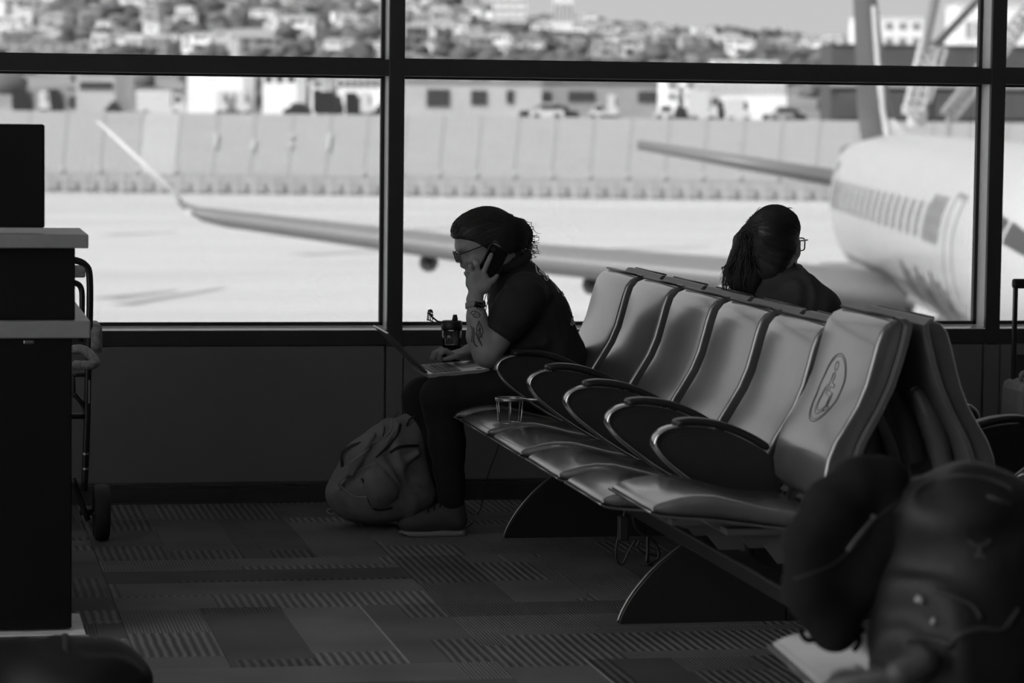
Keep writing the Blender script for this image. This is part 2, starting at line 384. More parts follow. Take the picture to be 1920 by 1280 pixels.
for k in range(6):
    n += 1
    struct('window_%d' % n, *box_vf((LX - 0.10, LG + k * 2.31, 0.10), (LX - 0.094, LG + (k + 1) * 2.31, CH - 0.15)), M_clear, 'side window pane %d of the glazed wall left of the frame' % (k + 1), 'window')
# outlet box low on the wall at the right
ob = empty('power_outlet', at(1912, 690, Y=WY), 'small dark power outlet box on the wall behind the suitcase', 'outlet')
c = ob.location
mesh('box', *box_vf((c.x - 0.018, WY - 0.012, c.z - 0.04), (c.x + 0.05, WY + 0.01, c.z + 0.055), 0.004), M_alu, ob)
mesh('face_plate', *box_vf((c.x - 0.01, WY - 0.016, c.z - 0.03), (c.x + 0.04, WY - 0.01, c.z + 0.045), 0.003), M_base, ob)

# ============================================================ OUTSIDE
def outbox(name, px0, py0, px1, py1, d, depth, m, parent=None, z0=None, bev=0.0):
    """upright block d metres out whose front face covers a pixel box"""
    s = d / F; r0 = (px0 - 960) * s; r1 = (px1 - 960) * s; hz = 193 + (0.5 * (px0 + px1) - 960) * 0.0121
    za = EYE - (py1 - hz) * s if z0 is None else z0; zb = EYE - (py0 - hz) * s
    return outslab(name, r0, r1, d, d + depth, za, zb, m, parent, bev)
def outslab(name, r0, r1, d0, d1, za, zb, m, parent=None, bev=0.0):
    V, Fc = box_vf((r0, d0, za), (r1, d1, zb), bev)
    return mesh(name, [OUT(v[0], v[1], v[2]) for v in V], Fc, m, parent)
def hz_(px): return 193 + (px - 960) * 0.0121
def zpx(px, py, d): return EYE - (py - hz_(px)) * d / F
def rpx(px, d): return (px - 960) * d / F

M_tar = mat('sunlit_concrete_apron', 0.50, 0.85, var=0.10, scale=0.05, stretch=(0.6, 3.0, 1))
M_field = mat('airfield_ground', 0.36, 0.9, var=0.15, scale=0.05)
tar = mesh('apron', [OUT(-260, -200, GROUND), OUT(160, -200, GROUND), OUT(160, 206, GROUND), OUT(-260, 206, GROUND)], [(0, 1, 2, 3)], M_tar)
tag(tar, 'bright concrete apron outside the windows', 'apron', kind='structure')
M_mark = mat('dark_tyre_marks', 0.27, 0.9, var=0.2, scale=0.8)
for (xa, ya, xb, yb, wd) in ((370, 404, 500, 412, 0.9), (200, 440, 330, 436, 0.5), (560, 478, 740, 470, 0.5), (200, 560, 330, 545, 0.5), (230, 572, 420, 540, 0.35), (780, 430, 1010, 424, 0.6), (1060, 470, 1330, 462, 0.5)):
    a = at(xa, ya, Z=GROUND); b = at(xb, yb, Z=GROUND); dr = (b - a).normalized(); nn = Vector((-dr.y, dr.x, 0)) * wd
    u = Vector((0, 0, 0.012)); mesh('tyre_mark', [a - nn + u, b - nn * 0.3 + u, b + nn * 0.3 + u, a + nn + u], [(0, 1, 2, 3)], M_mark, tar)
# terrain behind: raised ground, then the hill
sp_x = [-2200, -900, 0, 500, 800, 960, 1140, 1300, 1420, 1560, 1900, 2400]; sp_z = [40, 120, 146, 136, 112, 88, 76, 72, 67, 61, 56, 55]
def hill_z(r, d):
    px = 960 + r / d * F
    top = float(np.interp(px, sp_x, sp_z)); t = min(max((d - 1250) / 1750.0, 0), 1); t = t ** 0.85
    w = 4 * math.sin(r * 0.013 + d * 0.006) + 3 * math.sin(r * 0.031 - d * 0.011 + 1.3)
    return -4 + (top + 2) * t + w * t
M_plain = mat('raised_ground', 0.46, 0.9, var=0.1, scale=0.03)
pl = mesh('airfield_ground', [OUT(-400, 206.5, 0.25), OUT(400, 206.5, 0.25), OUT(450, 320, -0.35), OUT(-450, 320, -0.35), OUT(700, 1300, -4), OUT(-700, 1300, -4)], [(0, 1, 2, 3), (3, 2, 4, 5)], M_plain)
tag(pl, 'pale open airfield ground beyond the barrier', 'ground', kind='structure')
NR, ND = 110, 40; V = []; Fc = []
for j in range(ND + 1):
    d = 1240 + (3300 - 1240) * j / ND
    for i in range(NR + 1):
        r = (-0.45 + 0.70 * i / NR) * d; V.append(OUT(r, d, hill_z(r, d) if d < 3100 else hill_z(r, 3100) - (d - 3100) * 0.3))
for j in range(ND):
    for i in range(NR): a = j * (NR + 1) + i; Fc.append((a, a + 1, a + NR + 2, a + NR + 1))
M_scrub = mat('scrub_hillside', 0.24, 0.95, var=0.35, scale=0.02)
hl = mesh('hillside', V, Fc, M_scrub, None, True); tag(hl, 'scrub covered hillside rising behind the airfield', 'hill', kind='structure')
# trees on the hill: too many to count
ico = bmesh.new(); bmesh.ops.create_icosphere(ico, subdivisions=1, radius=1); IV = np.array([v.co[:] for v in ico.verts]); IF = [tuple(v.index for v in f.verts) for f in ico.faces]; ico.free()
TV = []; TF = []
for q in range(3600):
    d = 1300 + 1850 * random.random() ** 0.8; r = (-0.40 + 0.60 * random.random()) * d; s_ = random.uniform(3.0, 6.8)
    P = np.array(OUT(r, d, hill_z(r, d) + s_ * 0.45)); k = len(TV)
    TV += (P + IV * np.array([s_ * random.uniform(.8, 1.6), s_, s_ * random.uniform(.6, 1.1)]) * (1 + rng.normal(0, .12, (len(IV), 1)))).tolist(); TF += [tuple(i + k for i in f) for f in IF]
tr = mesh('hillside_trees', TV, TF, mat('dark_foliage', 0.125, 0.95, var=0.4, scale=0.06), None, True)
tag(tr, 'dark trees scattered densely over the hillside', 'trees', kind='stuff')
# houses on the hill, each one a thing
M_house = [mat('white_stucco', 0.95, 0.8, var=0.08, scale=0.3), mat('cream_stucco', 0.52, 0.8, var=0.08, scale=0.3), mat('grey_stucco', 0.36, 0.8, var=0.1, scale=0.3)]
M_roof = mat('roof_tiles', 0.34, 0.85, var=0.2, scale=0.8)
M_win = mat('far_window_glass', 0.06, 0.2)
def house_mesh(m):
    b = MB(); b.box((-6, -5, -4), (6, 5, 5.2)); b.box((-2.5, -5.8, -4), (3.5, -4.9, 2.4))
    me_o = b.build('house', [m, M_roof, M_win], None); me = me_o.data
    bm = bmesh.new(); bm.from_mesh(me)
    def add(vs, fs, mi):
        q = [bm.verts.new(v) for v in vs]
        for f in fs: bm.faces.new([q[i] for i in f]).material_index = mi
    add([(-6.2, -5.2, 5.1), (6.2, -5.2, 5.1), (6.2, 5.2, 5.1), (-6.2, 5.2, 5.1), (-4.0, 0, 6.5), (4.0, 0, 6.5)], [(0, 1, 5, 4), (1, 2, 5), (2, 3, 4, 5), (3, 0, 4), (3, 2, 1, 0)], 1)
    for (x, z, w) in ((-4.8, 0.6, 1.6), (-4.8, 3.0, 1.6), (4.1, 3.0, 1.3), (-1.4, 3.2, 2.2), (1.4, 3.2, 1.4)): add([(x, -5.05, z), (x + w, -5.05, z), (x + w, -5.05, z + 1.3), (x, -5.05, z + 1.3)], [(0, 1, 2, 3)], 2)
    add([(-1.8, -5.85, -0.4), (2.6, -5.85, -0.4), (2.6, -5.85, 1.4), (-1.8, -5.85, 1.4)], [(0, 1, 2, 3)], 2)
    bm.to_mesh(me); bm.free(); bpy.data.objects.remove(me_o); return me
HM = [house_mesh(m) for m in M_house]
HL = ['white house with a hipped roof among the trees on the far hillside', 'pale cream house with a hipped roof among the trees on the far hillside', 'grey house with a hipped roof among the trees on the far hillside']
done = 0
while done < 290:
    px = random.uniform(-30, 1650); d = 1300 + 1700 * random.random() ** 0.9; r = rpx(px, d)
    if px > 1000 and random.random() < 0.25: continue
    z = hill_z(r, d); py = hz_(px) - (z - EYE) * F / d
    if py < -25 or py > 112: continue
    k = random.choices((0, 1, 2), (0.6, 0.27, 0.13))[0]
    o = link('house', HM[k]); o.location = OUT(r, d, z + 2.5); s_ = random.choice((0.65, 0.8, 1.0, 1.0, 1.5)); o.scale = (s_ * random.uniform(0.7, 1.3), s_, s_ * random.uniform(0.8, 1.15)); o.rotation_euler.z = -YAW + random.uniform(-0.5, 0.5)
    pane = 'left part of upper left pane' if px < 240 else 'centre of upper left pane' if px < 480 else 'right part of upper left pane' if px < 740 else 'left part of upper middle pane' if px < 1030 else 'centre of upper middle pane' if px < 1300 else 'right part of upper middle pane'; slope = 'high' if py < 32 else 'midway' if py < 72 else 'low'
    tag(o, '%s house %s on the far hillside, %s' % (('white', 'cream', 'grey')[k], slope, pane), 'house', 'houses on the far hillside'); done += 1
# larger blocks on the hill and at its foot
def block(name, label, px0, py0, px1, py1, d, m, wins=(0, 0), cat='building', depth=18, openings=(), roof=True, z0=None, mw=None):
    if d < 1200 and z0 is None: z0 = float(np.interp(d, [206.5, 320, 1300], [0.25, -0.35, -4])) - 0.05
    e = empty(name, OUT(rpx((px0 + px1) / 2, d), d, zpx(px0, py1, d) if z0 is None else z0), label, cat)
    outbox('wall', px0, py0, px1, py1, d, depth, m, e, z0)
    if roof: outbox('roof_edge', px0 - 1, py0 - 1.5, px1 + 1, py0 + 0.5, d - 0.3, depth + 0.6, m, e)
    nx, ny = wins
    for i in range(nx):
        for j in range(ny):
            w = (px1 - px0) / nx; h = (py1 - py0) / ny
            outbox('window', px0 + w * (i + 0.2), py0 + h * (j + 0.3), px0 + w * (i + 0.8), py0 + h * (j + 0.75), d - 0.12, 0.2, mw or M_win, e)
    for (a, b, c_, f_) in openings: outbox('doorway', a, b, c_, f_, d - 0.15, 0.3, mw or M_win, e)
    return e
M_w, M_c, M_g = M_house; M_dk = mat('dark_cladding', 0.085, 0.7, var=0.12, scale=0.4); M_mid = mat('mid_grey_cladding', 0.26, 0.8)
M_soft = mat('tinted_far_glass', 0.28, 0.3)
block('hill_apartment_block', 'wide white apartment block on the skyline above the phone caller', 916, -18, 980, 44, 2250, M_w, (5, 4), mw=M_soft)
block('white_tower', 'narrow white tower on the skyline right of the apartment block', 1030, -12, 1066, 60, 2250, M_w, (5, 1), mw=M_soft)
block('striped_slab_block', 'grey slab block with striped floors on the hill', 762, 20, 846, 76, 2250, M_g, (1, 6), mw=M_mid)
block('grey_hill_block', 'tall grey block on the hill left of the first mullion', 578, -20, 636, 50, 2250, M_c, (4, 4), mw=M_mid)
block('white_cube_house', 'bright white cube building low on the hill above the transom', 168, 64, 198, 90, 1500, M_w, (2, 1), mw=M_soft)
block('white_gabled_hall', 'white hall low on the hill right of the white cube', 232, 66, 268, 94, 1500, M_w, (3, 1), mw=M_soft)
block('long_low_hall', 'long low white hall at the foot of the hill at left', -40, 82, 150, 96, 1450, M_c, (9, 1), mw=M_mid)
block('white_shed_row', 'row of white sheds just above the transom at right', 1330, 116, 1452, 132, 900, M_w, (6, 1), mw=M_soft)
# low buildings behind the barrier
block('warehouse', 'long grey warehouse behind the parked trucks at far left', 120, 166, 420, 215, 420, M_g, (12, 1), openings=((150, 176, 205, 190),))
block('white_billboard_building', 'white flat fronted building at the top of the left pane', 347, 128, 452, 159, 400, M_w)
block('covered_dock', 'pale roofed loading dock with a dark mouth', 140, 136, 212, 172, 390, M_c, openings=((146, 154, 208, 168),))
block('small_white_office', 'small white office right of the flat fronted building', 488, 136, 552, 160, 400, M_w, (3, 1))
block('white_stair_tower', 'slim white stair tower in the left pane', 578, 152, 602, 190, 340, M_w, (1, 3))
block('long_white_terminal', 'white terminal building left of the first mullion', 628, 140, 730, 172, 400, M_w, (8, 1))
block('hangar_row', 'low grey hangar row left of the first mullion', 430, 165, 640, 212, 430, M_mid, (10, 1))
block('arcade_building', 'pale building with dark bays right of the first mullion', 752, 152, 1010, 222, 360, M_c, openings=((795, 168, 838, 200), (878, 170, 908, 197), (944, 170, 958, 194)))
block('flat_roof_shed', 'long flat roofed shed in the middle pane', 1000, 154, 1300, 222, 380, M_g, openings=((1004, 172, 1028, 196), (1060, 172, 1110, 190), (1190, 172, 1236, 192)))
block('white_container_hall', 'white corrugated hall in the middle pane', 1300, 140, 1468, 188, 330, M_w, (14, 1), mw=M_c)
block('white_pier', 'white upright block between the sheds', 1242, 150, 1266, 190, 320, M_w, (1, 2), mw=M_soft)
block('narrow_white_pier', 'narrower white upright block beside the corrugated hall', 1276, 150, 1300, 190, 320, M_w, (1, 2), mw=M_soft)
dh = block('dark_hangar', 'big dark hangar behind the tail fin', 1550, 88, 2150, 230, 520, M_dk, openings=())
outbox('light_band', 1549, 150, 2150, 167, 519, 1.0, M_g, dh)
for k in range(5): outbox('hangar_door', 1560 + k * 92, 172, 1646 + k * 92, 222, 519.4, 1.0, M_dk, dh)
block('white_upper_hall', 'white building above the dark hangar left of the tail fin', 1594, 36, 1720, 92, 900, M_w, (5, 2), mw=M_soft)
block('white_control_block', 'white block with dark windows above the dark hangar near the second mullion', 1784, 12, 2060, 90, 640, M_w, openings=((1800, 42, 1810, 72), (1816, 42, 1828, 72), (1900, 30, 1925, 50)), mw=M_g)
# parked vehicles behind the barrier
M_tyre = mat('rubber_tyre', 0.03, 0.7); M_cw = mat('white_vehicle_paint', 0.7, 0.35); M_ck = mat('black_vehicle_paint', 0.03, 0.35); M_cg = mat('silver_vehicle_paint', 0.35, 0.35)
def vehicle(kind, px0, px1, d, m, label, top=None):
    L_ = (px1 - px0) * d / F; rc = rpx((px0 + px1) / 2, d); z0 = float(np.interp(d, [206.5, 320, 1300], [0.25, -0.35, -4]))
    H = {'car': 1.45, 'van': 2.3, 'truck': 3.2}[kind]
    e = empty(kind if kind != 'truck' else 'box_truck', OUT(rc, d, z0), label, 'car' if kind == 'car' else kind)
    if kind == 'car': prof = [(0, .3), (0, .8), (.06, .88), (.2, .92), (.33, 1.38), (.45, 1.45), (.68, 1.43), (.85, .95), (.98, .88), (1, .6), (1, .3)]
    elif kind == 'van': prof = [(0, .35), (0, 2.1), (.05, 2.3), (.72, 2.3), (.86, 1.3), (.98, 1.1), (1, .35)]
    else: prof = [(0, .8), (0, 2.6), (.7, 2.6), (.7, .9), (.74, .9), (.74, 2.2), (.9, 2.2), (.96, 1.4), (1, 1.3), (1, .45), (.1, .45)]
    n_ = len(prof); V = []
    for w in (-0.9, 0.9): V += [OUT(rc - L_ / 2 + u * L_, d + w, z0 + v) for u, v in prof]
    Fc = [tuple(range(n_ - 1, -1, -1)), tuple(range(n_, 2 * n_))] + [(k, (k + 1) % n_, n_ + (k + 1) % n_, n_ + k) for k in range(n_)]
    mesh('body', V, Fc, m, e)
    wz = {'car': (.95, 1.33, .3, .82), 'van': (1.35, 2.0, .68, .84), 'truck': (1.45, 2.0, .78, .9)}[kind]
    outslab('side_window', rc - L_ / 2 + wz[2] * L_, rc - L_ / 2 + wz[3] * L_, d - 0.93, d - 0.88, z0 + wz[0], z0 + wz[1], M_win, e)
    for u in (.2, .8):
        P = [OUT(rc - L_ / 2 + u * L_ + 0.33 * math.cos(t), d - 0.92, z0 + .33 + 0.33 * math.sin(t)) for t in [k * math.pi / 6 for k in range(12)]]
        Q = [OUT(rc - L_ / 2 + u * L_ + 0.33 * math.cos(t), d - 0.70, z0 + .33 + 0.33 * math.sin(t)) for t in [k * math.pi / 6 for k in range(12)]]
        mesh('wheel', *loft_vf([P, Q]), M_tyre, e)
    return e
for a in (('truck', 22, 62, 300, M_ck, 'dark truck parked at the far left behind the barrier', 186), ('van', 74, 90, 290, M_cw, 'narrow white van between two dark trucks at far left', 181), ('truck', 88, 120, 300, M_ck, 'dark truck right of the narrow white van', 187),
          ('truck', 254, 346, 300, M_cw, 'long white box truck in the left pane', 181), ('van', 404, 424, 260, M_cw, 'leftmost of three small white vans in the left pane', 191), ('van', 423, 442, 262, M_cw, 'middle one of three small white vans in the left pane', 192), ('van', 441, 466, 260, M_cw, 'rightmost of three small white vans in the left pane', 191),
          ('car', 196, 226, 300, M_ck, 'dark car in front of the warehouse', 197), ('car', 528, 580, 280, M_ck, 'dark car under the low hangar row', 196), ('truck', 584, 640, 290, M_ck, 'dark truck nearest the stair tower', 186), ('truck', 644, 674, 300, M_ck, 'dark truck left of a bright white van', 182), ('van', 672, 696, 260, M_cw, 'bright white van left of the first mullion', 184), ('car', 696, 726, 270, M_ck, 'dark car just left of the first mullion', 196),
          ('car', 968, 1080, 250, M_ck, 'black car in front of the flat roofed shed', 190), ('car', 988, 1052, 230, M_cw, 'white car half in front of the black car', 207), ('car', 1100, 1130, 240, M_cw, 'small white car right of the black car', 206), ('van', 1134, 1152, 250, M_cw, 'slim white van in the middle pane', 184), ('truck', 1284, 1338, 240, M_cw, 'white box truck near the corrugated hall', 199), ('truck', 1314, 1352, 300, M_ck, 'dark truck behind the white box truck', 186), ('car', 1222, 1258, 240, M_cw, 'white car left of the white box truck', 206), ('car', 1250, 1288, 262, M_ck, 'dark car beside the white box truck', 208), ('van', 1354, 1402, 280, M_cw, 'white van right of the box truck', 189), ('car', 1424, 1504, 262, M_ck, 'dark car near the left end of the dark hangar', 194), ('car', 1436, 1480, 236, M_cg, 'silver car in front of the dark car by the hangar', 204)): vehicle(*a)

# barrier: raked panels on posts, all along the edge of the apron
D_B, LEAN = 204.0, 0.09
BT, BB = 0.62, -3.55
bar = empty('barrier_wall', OUT(0, D_B, GROUND), 'long pale barrier of raked grey panels across the airfield', 'barrier')
M_pan = mat('pale_barrier_sheet', 0.46, 0.75, var=0.04, scale=0.3, stretch=(1, 1, 12)); M_pan2 = mat('paler_barrier_sheet', 0.56, 0.75, var=0.04, scale=0.3, stretch=(1, 1, 12)); M_post = mat('barrier_post', 0.36, 0.7); M_conc = mat('barrier_footing', 0.5, 0.85, var=0.1, scale=0.6)
PW = 70.5 * D_B / F; r_first = rpx(395 - 70.5 * 8, D_B)
def bx(r): return r
k = 0
while True:
    r0 = r_first + k * PW; r1 = r0 + PW
    if r0 > rpx(2300, D_B): break
    def sh(r, z, dd): return OUT(r + LEAN * (z - BB), D_B + dd + 0.25 * (z - BB) * 0.3, z)
    V = []
    for z in (BB, BT):
        for (r, dd) in ((r0 + 0.04, 0), (r1 - 0.04, 0), (r1 - 0.04, 0.12), (r0 + 0.04, 0.12)): V.append(sh(r, z, dd))
    mesh('panel', V, [(3, 2, 1, 0), (4, 5, 6, 7), (0, 1, 5, 4), (1, 2, 6, 5), (2, 3, 7, 6), (3, 0, 4, 7)], M_pan2 if k == 6 else M_pan, bar)
    V = []
    for z in (GROUND, BT + 0.03):
        for (r, dd) in ((r0 - 0.05, -0.02), (r0 + 0.05, -0.02), (r0 + 0.05, 0.2), (r0 - 0.05, 0.2)): V.append(sh(r, z, dd))
    mesh('post', V, [(3, 2, 1, 0), (4, 5, 6, 7), (0, 1, 5, 4), (1, 2, 6, 5), (2, 3, 7, 6), (3, 0, 4, 7)], M_post, bar)
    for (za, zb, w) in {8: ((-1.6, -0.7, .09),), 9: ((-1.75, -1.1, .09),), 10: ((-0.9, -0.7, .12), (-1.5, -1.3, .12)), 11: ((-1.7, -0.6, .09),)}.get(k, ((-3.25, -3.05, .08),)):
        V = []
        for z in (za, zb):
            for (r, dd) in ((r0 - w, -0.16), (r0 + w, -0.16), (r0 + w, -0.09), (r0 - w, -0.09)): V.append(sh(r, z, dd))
        mesh('glint_plate', V, [(3, 2, 1, 0), (4, 5, 6, 7), (0, 1, 5, 4), (1, 2, 6, 5), (2, 3, 7, 6), (3, 0, 4, 7)], M_cw, bar)  # small white plates imitating sun glints through the barrier gaps
    for q in (0.25, 0.75):
        outslab('foot', r0 + PW * q - 0.16, r0 + PW * q + 0.16, D_B - 1.2, D_B - 0.5, GROUND, GROUND + 0.24, M_mid, bar)
        outslab('strut', r0 + PW * q - 0.06, r0 + PW * q + 0.06, D_B - 0.9, D_B - 0.75, GROUND + 0.3, BB + 0.1, M_post, bar)
    k += 1
outslab('footing', rpx(-200, D_B), rpx(2300, D_B), D_B - 0.45, D_B + 0.6, GROUND, BB - 0.12, M_conc, bar)
outslab('rail', rpx(-200, D_B), rpx(2300, D_B), D_B - 0.15, D_B - 0.05, BB - 0.12, BB + 0.02, M_post, bar)
outslab('rail', rpx(-200, D_B), rpx(2300, D_B), D_B - 0.95, D_B - 0.85, GROUND + 0.75, GROUND + 0.82, M_post, bar)
# two service vehicles' dark marks near the footing: low cones and a kerb

# ============================================================ AIRLINER (r = 10 m right of the view axis, nose towards the terminal)
M_air = mat('white_aircraft_skin', 0.52, 0.35, var=0.03, scale=0.4, coat=0.3)
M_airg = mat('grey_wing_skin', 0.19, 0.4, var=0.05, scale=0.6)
M_airk = mat('dark_tail_paint', 0.07, 0.4, var=0.1, scale=0.5); M_airm = mat('mid_grey_livery', 0.25, 0.4)
AX = 10.0; CZ = EYE - 2.66
def AP(d, r, z): return OUT(AX + r, d, CZ + z)
pl_ = empty('airliner', OUT(AX, 70, GROUND), 'white twin jet airliner with upturned wing tip parked outside', 'airplane')
def fus(d):
    """radius (horizontal, vertical) and centre height along the fuselage, nose at d=51.5, tail at d=91"""
    t = d - 51.5
    if t < 6: s = max(0.02, 1 - (1 - t / 6) ** 2) ** 0.5; return 1.88 * s, 2.0 * s, -0.45 * (1 - t / 6) ** 1.5
    if t < 26: return 1.88, 2.0, 0.0
    s = (t - 26) / 13.5; k = 1 - 0.90 * s ** 1.35; return 1.88 * k, 2.0 * k, (1 - k) * 2.0 * 0.72
def skin(d, ang, off=0.0):
    """point on the skin; ang measured from the left side (-r) upwards"""
    a, b, c = fus(d); return AP(d, -(a + off) * math.cos(ang), c + (b + off) * math.sin(ang))
ds = [51.5 + 6 * (1 - math.cos(i / 9 * math.pi / 2)) for i in range(1, 10)] + [58 + i * 2 for i in range(10)] + [77.5 + i * 0.75 for i in range(1, 18)] + [90.9]
mesh('fuselage', *loft_vf([[skin(d, 2 * math.pi * k / 40) for k in range(40)] for d in ds]), M_air, pl_, True)
# tail cone exhaust
a, b, c = fus(90.9); P = [AP(91.0 + q, math.cos(t) * rr, c + math.sin(t) * rr) for q, rr in ((-0.1, 0.26), (0.35, 0.24)) for t in [k * math.pi / 8 for k in range(16)]]
mesh('exhaust', *loft_vf([P[:16], P[16:]]), M_dk, pl_)
def patch(name, d0, d1, a0, a1, m, off=0.012, nd=4, na=6, parent=None):
    V = [skin(d0 + (d1 - d0) * i / nd, a0 + (a1 - a0) * j / na, off) for i in range(nd + 1) for j in range(na + 1)]
    Fc = [(i * (na + 1) + j, i * (na + 1) + j + 1, (i + 1) * (na + 1) + j + 1, (i + 1) * (na + 1) + j) for i in range(nd) for j in range(na)]
    return mesh(name, V, Fc, m, parent or pl_)
for k in range(16):
    d = 60.2 + k * 1.22
    patch('cabin_window', d, d + 0.46, 0.04, 0.40, M_airm, nd=1, na=3)
for (d, lbl) in ((56.6, 'door'), (82.0, 'door')):
    for s in ((d - 0.06, d, -0.45, 0.55), (d + 0.86, d + 0.92, -0.45, 0.55), (d, d + 0.86, 0.52, 0.57)): patch('door_frame', *s, M_airm, nd=1, na=8)
for (d0, d1, a0, a1) in ((52.7, 53.7, 0.34, 0.62), (53.85, 54.5, 0.30, 0.60), (54.6, 55.1, 0.32, 0.55)): patch('cockpit_window', d0, d1, a0, a1, M_airk)
# blurred titles below and ahead of the cabin windows, and the small registration at the rear
for k in range(9): patch('title_letter', 58.1 + k * 0.75, 58.1 + k * 0.75 + 0.34, -0.80, -0.42 + 0.07 * (k % 3), M_airk, nd=1)
for k in range(5): patch('title_letter', 58.4 + k * 0.42, 58.4 + k * 0.42 + 0.22, 0.02, 0.50, M_airm, nd=1)
for k in range(6): patch('registration_letter', 80.5 + k * 0.32, 80.5 + k * 0.32 + 0.16, 0.42, 0.60, M_airm, nd=1)
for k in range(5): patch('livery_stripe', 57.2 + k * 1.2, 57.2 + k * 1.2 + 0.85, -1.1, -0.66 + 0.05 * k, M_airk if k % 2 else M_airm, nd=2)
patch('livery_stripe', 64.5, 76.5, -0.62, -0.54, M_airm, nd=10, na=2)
def airfoil(n=10, tk=0.11):
    up_ = [(0.5 * (1 - math.cos(math.pi * i / n)), ) for i in range(n + 1)]
    th = lambda x: tk / 0.2 * (0.2969 * x ** .5 - 0.126 * x - 0.3516 * x * x + 0.2843 * x ** 3 - 0.1015 * x ** 4)
    xs = [u[0] for u in up_]; return [(x, th(x) + 0.012) for x in xs] + [(x, -th(x) * 0.7) for x in xs[-2:0:-1]]
AF = airfoil()
def wing(name, secs, m, vertical=False, parent=None):
    """secs: (r, d of leading edge, z, chord, thickness scale)"""
    rings = []
    for (r, d, z, c, tk, tilt) in secs:
        ring = []
        for (u, v) in AF:
            if vertical: ring.append(AP(d + u * c, v * c * tk + r, z))
            else: ring.append(AP(d + u * c, r - v * c * tk * math.sin(tilt), z + v * c * tk * math.cos(tilt)))
        rings.append(ring)
    return fix_normals(mesh(name, *loft_vf(rings), m, parent or pl_, True))
def WP(px, py, d): return (rpx(px, d) - AX, zpx(px, py, d) - CZ)
tip = WP(352, 404, 77.5); mid = WP(1000, 497, 71.5); root = (-1.3, -1.75)
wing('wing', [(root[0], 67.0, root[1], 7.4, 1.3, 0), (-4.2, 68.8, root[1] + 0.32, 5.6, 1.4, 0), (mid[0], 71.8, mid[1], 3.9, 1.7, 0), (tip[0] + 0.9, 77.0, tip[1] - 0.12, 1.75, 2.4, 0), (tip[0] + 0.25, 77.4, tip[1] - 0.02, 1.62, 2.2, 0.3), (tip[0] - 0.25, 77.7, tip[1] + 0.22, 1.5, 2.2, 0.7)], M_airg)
wt = WP(181, 231, 79.2)
wing('winglet', [(tip[0] - 0.2, 77.7, tip[1] + 0.18, 1.5, 2.2, 0.7), (tip[0] - 0.55, 78.0, tip[1] + 0.6, 1.3, 2.2, 0.8), (wt[0], 79.2, wt[1], 0.6, 2.6, 0.8)], mat('bright_white_winglet', 0.92, 0.4))
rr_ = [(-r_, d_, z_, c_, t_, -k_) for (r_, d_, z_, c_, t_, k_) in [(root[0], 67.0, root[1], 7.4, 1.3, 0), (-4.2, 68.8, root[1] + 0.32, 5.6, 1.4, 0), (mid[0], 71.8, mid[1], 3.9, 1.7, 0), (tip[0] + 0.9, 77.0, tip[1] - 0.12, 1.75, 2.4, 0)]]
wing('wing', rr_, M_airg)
st_t = WP(1192, 274, 88.0); st_r = WP(1585, 348, 84.5)
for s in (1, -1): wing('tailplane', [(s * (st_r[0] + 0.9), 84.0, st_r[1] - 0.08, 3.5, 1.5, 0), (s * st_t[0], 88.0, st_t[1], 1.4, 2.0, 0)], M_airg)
fin = wing('tail_fin', [(0, 80.2, 1.55, 7.6, 0.9, 0), (0, 83.0, 2.6, 6.2, 0.9, 0), (0, 90.0, 9.2, 2.6, 0.9, 0)], M_airk, True)
wing('fin_fairing', [(0, 77.0, 1.75, 5.0, 0.25, 0), (0, 80.4, 2.35, 1.6, 0.5, 0)], M_air, True, fin)
for (d0, z0, d1, z1) in ((81.0, 1.8, 84.6, 5.4), (80.8, 1.9, 82.6, 3.4)):
    mesh('fin_stripe', *tube_vf([AP(d0, -0.12, z0), AP((d0 + d1) / 2, -0.16, (z0 + z1) / 2 - 0.1), AP(d1, -0.12, z1)], 0.075, 6), M_air, fin)
def nacelle(s):
    c0 = (-4.9 * s, -2.05); secs = [(63.2, .80), (63.3, .98), (64.2, 1.05), (66.0, 1.0), (67.6, .72)]
    o = mesh('engine', *loft_vf([[AP(d, c0[0] + q * math.cos(t), c0[1] + q * math.sin(t)) for t in [k * math.pi / 12 for k in range(24)]] for d, q in secs]), M_air, pl_, True)
    mesh('fan_face', [AP(63.45, c0[0] + .78 * math.cos(t), c0[1] + .78 * math.sin(t)) for t in [k * math.pi / 12 for k in range(24)]], [tuple(range(24))], M_airk, o)
    mesh('pylon', *loft_vf([[AP(64.5, c0[0] - .12, c0[1] + .95), AP(64.5, c0[0] + .12, c0[1] + .95), AP(69.5, c0[0] + .12, c0[1] + .8), AP(69.5, c0[0] - .12, c0[1] + .8)], [AP(66.5, c0[0] - .1, c0[1] + 1.25), AP(66.5, c0[0] + .1, c0[1] + 1.25), AP(70, c0[0] + .1, c0[1] + 1.15), AP(70, c0[0] - .1, c0[1] + 1.15)]]), M_air, o)
nacelle(1); nacelle(-1)
for (px, py, d) in ((802, 492, 75.5), (1108, 534, 74.5)):   # flap track fairings below the wing
    r_, z_ = WP(px, py, d)
    mesh('flap_fairing', *loft_vf([[AP(d + q, r_ + w * math.cos(t), z_ + h * math.sin(t)) for t in [k * math.pi / 6 for k in range(12)]] for q, w, h in ((-1.6, .03, .03), (-.9, .2, .18), (0, .24, .24), (1.0, .2, .18), (1.7, .03, .03))]), M_dk, pl_, True)
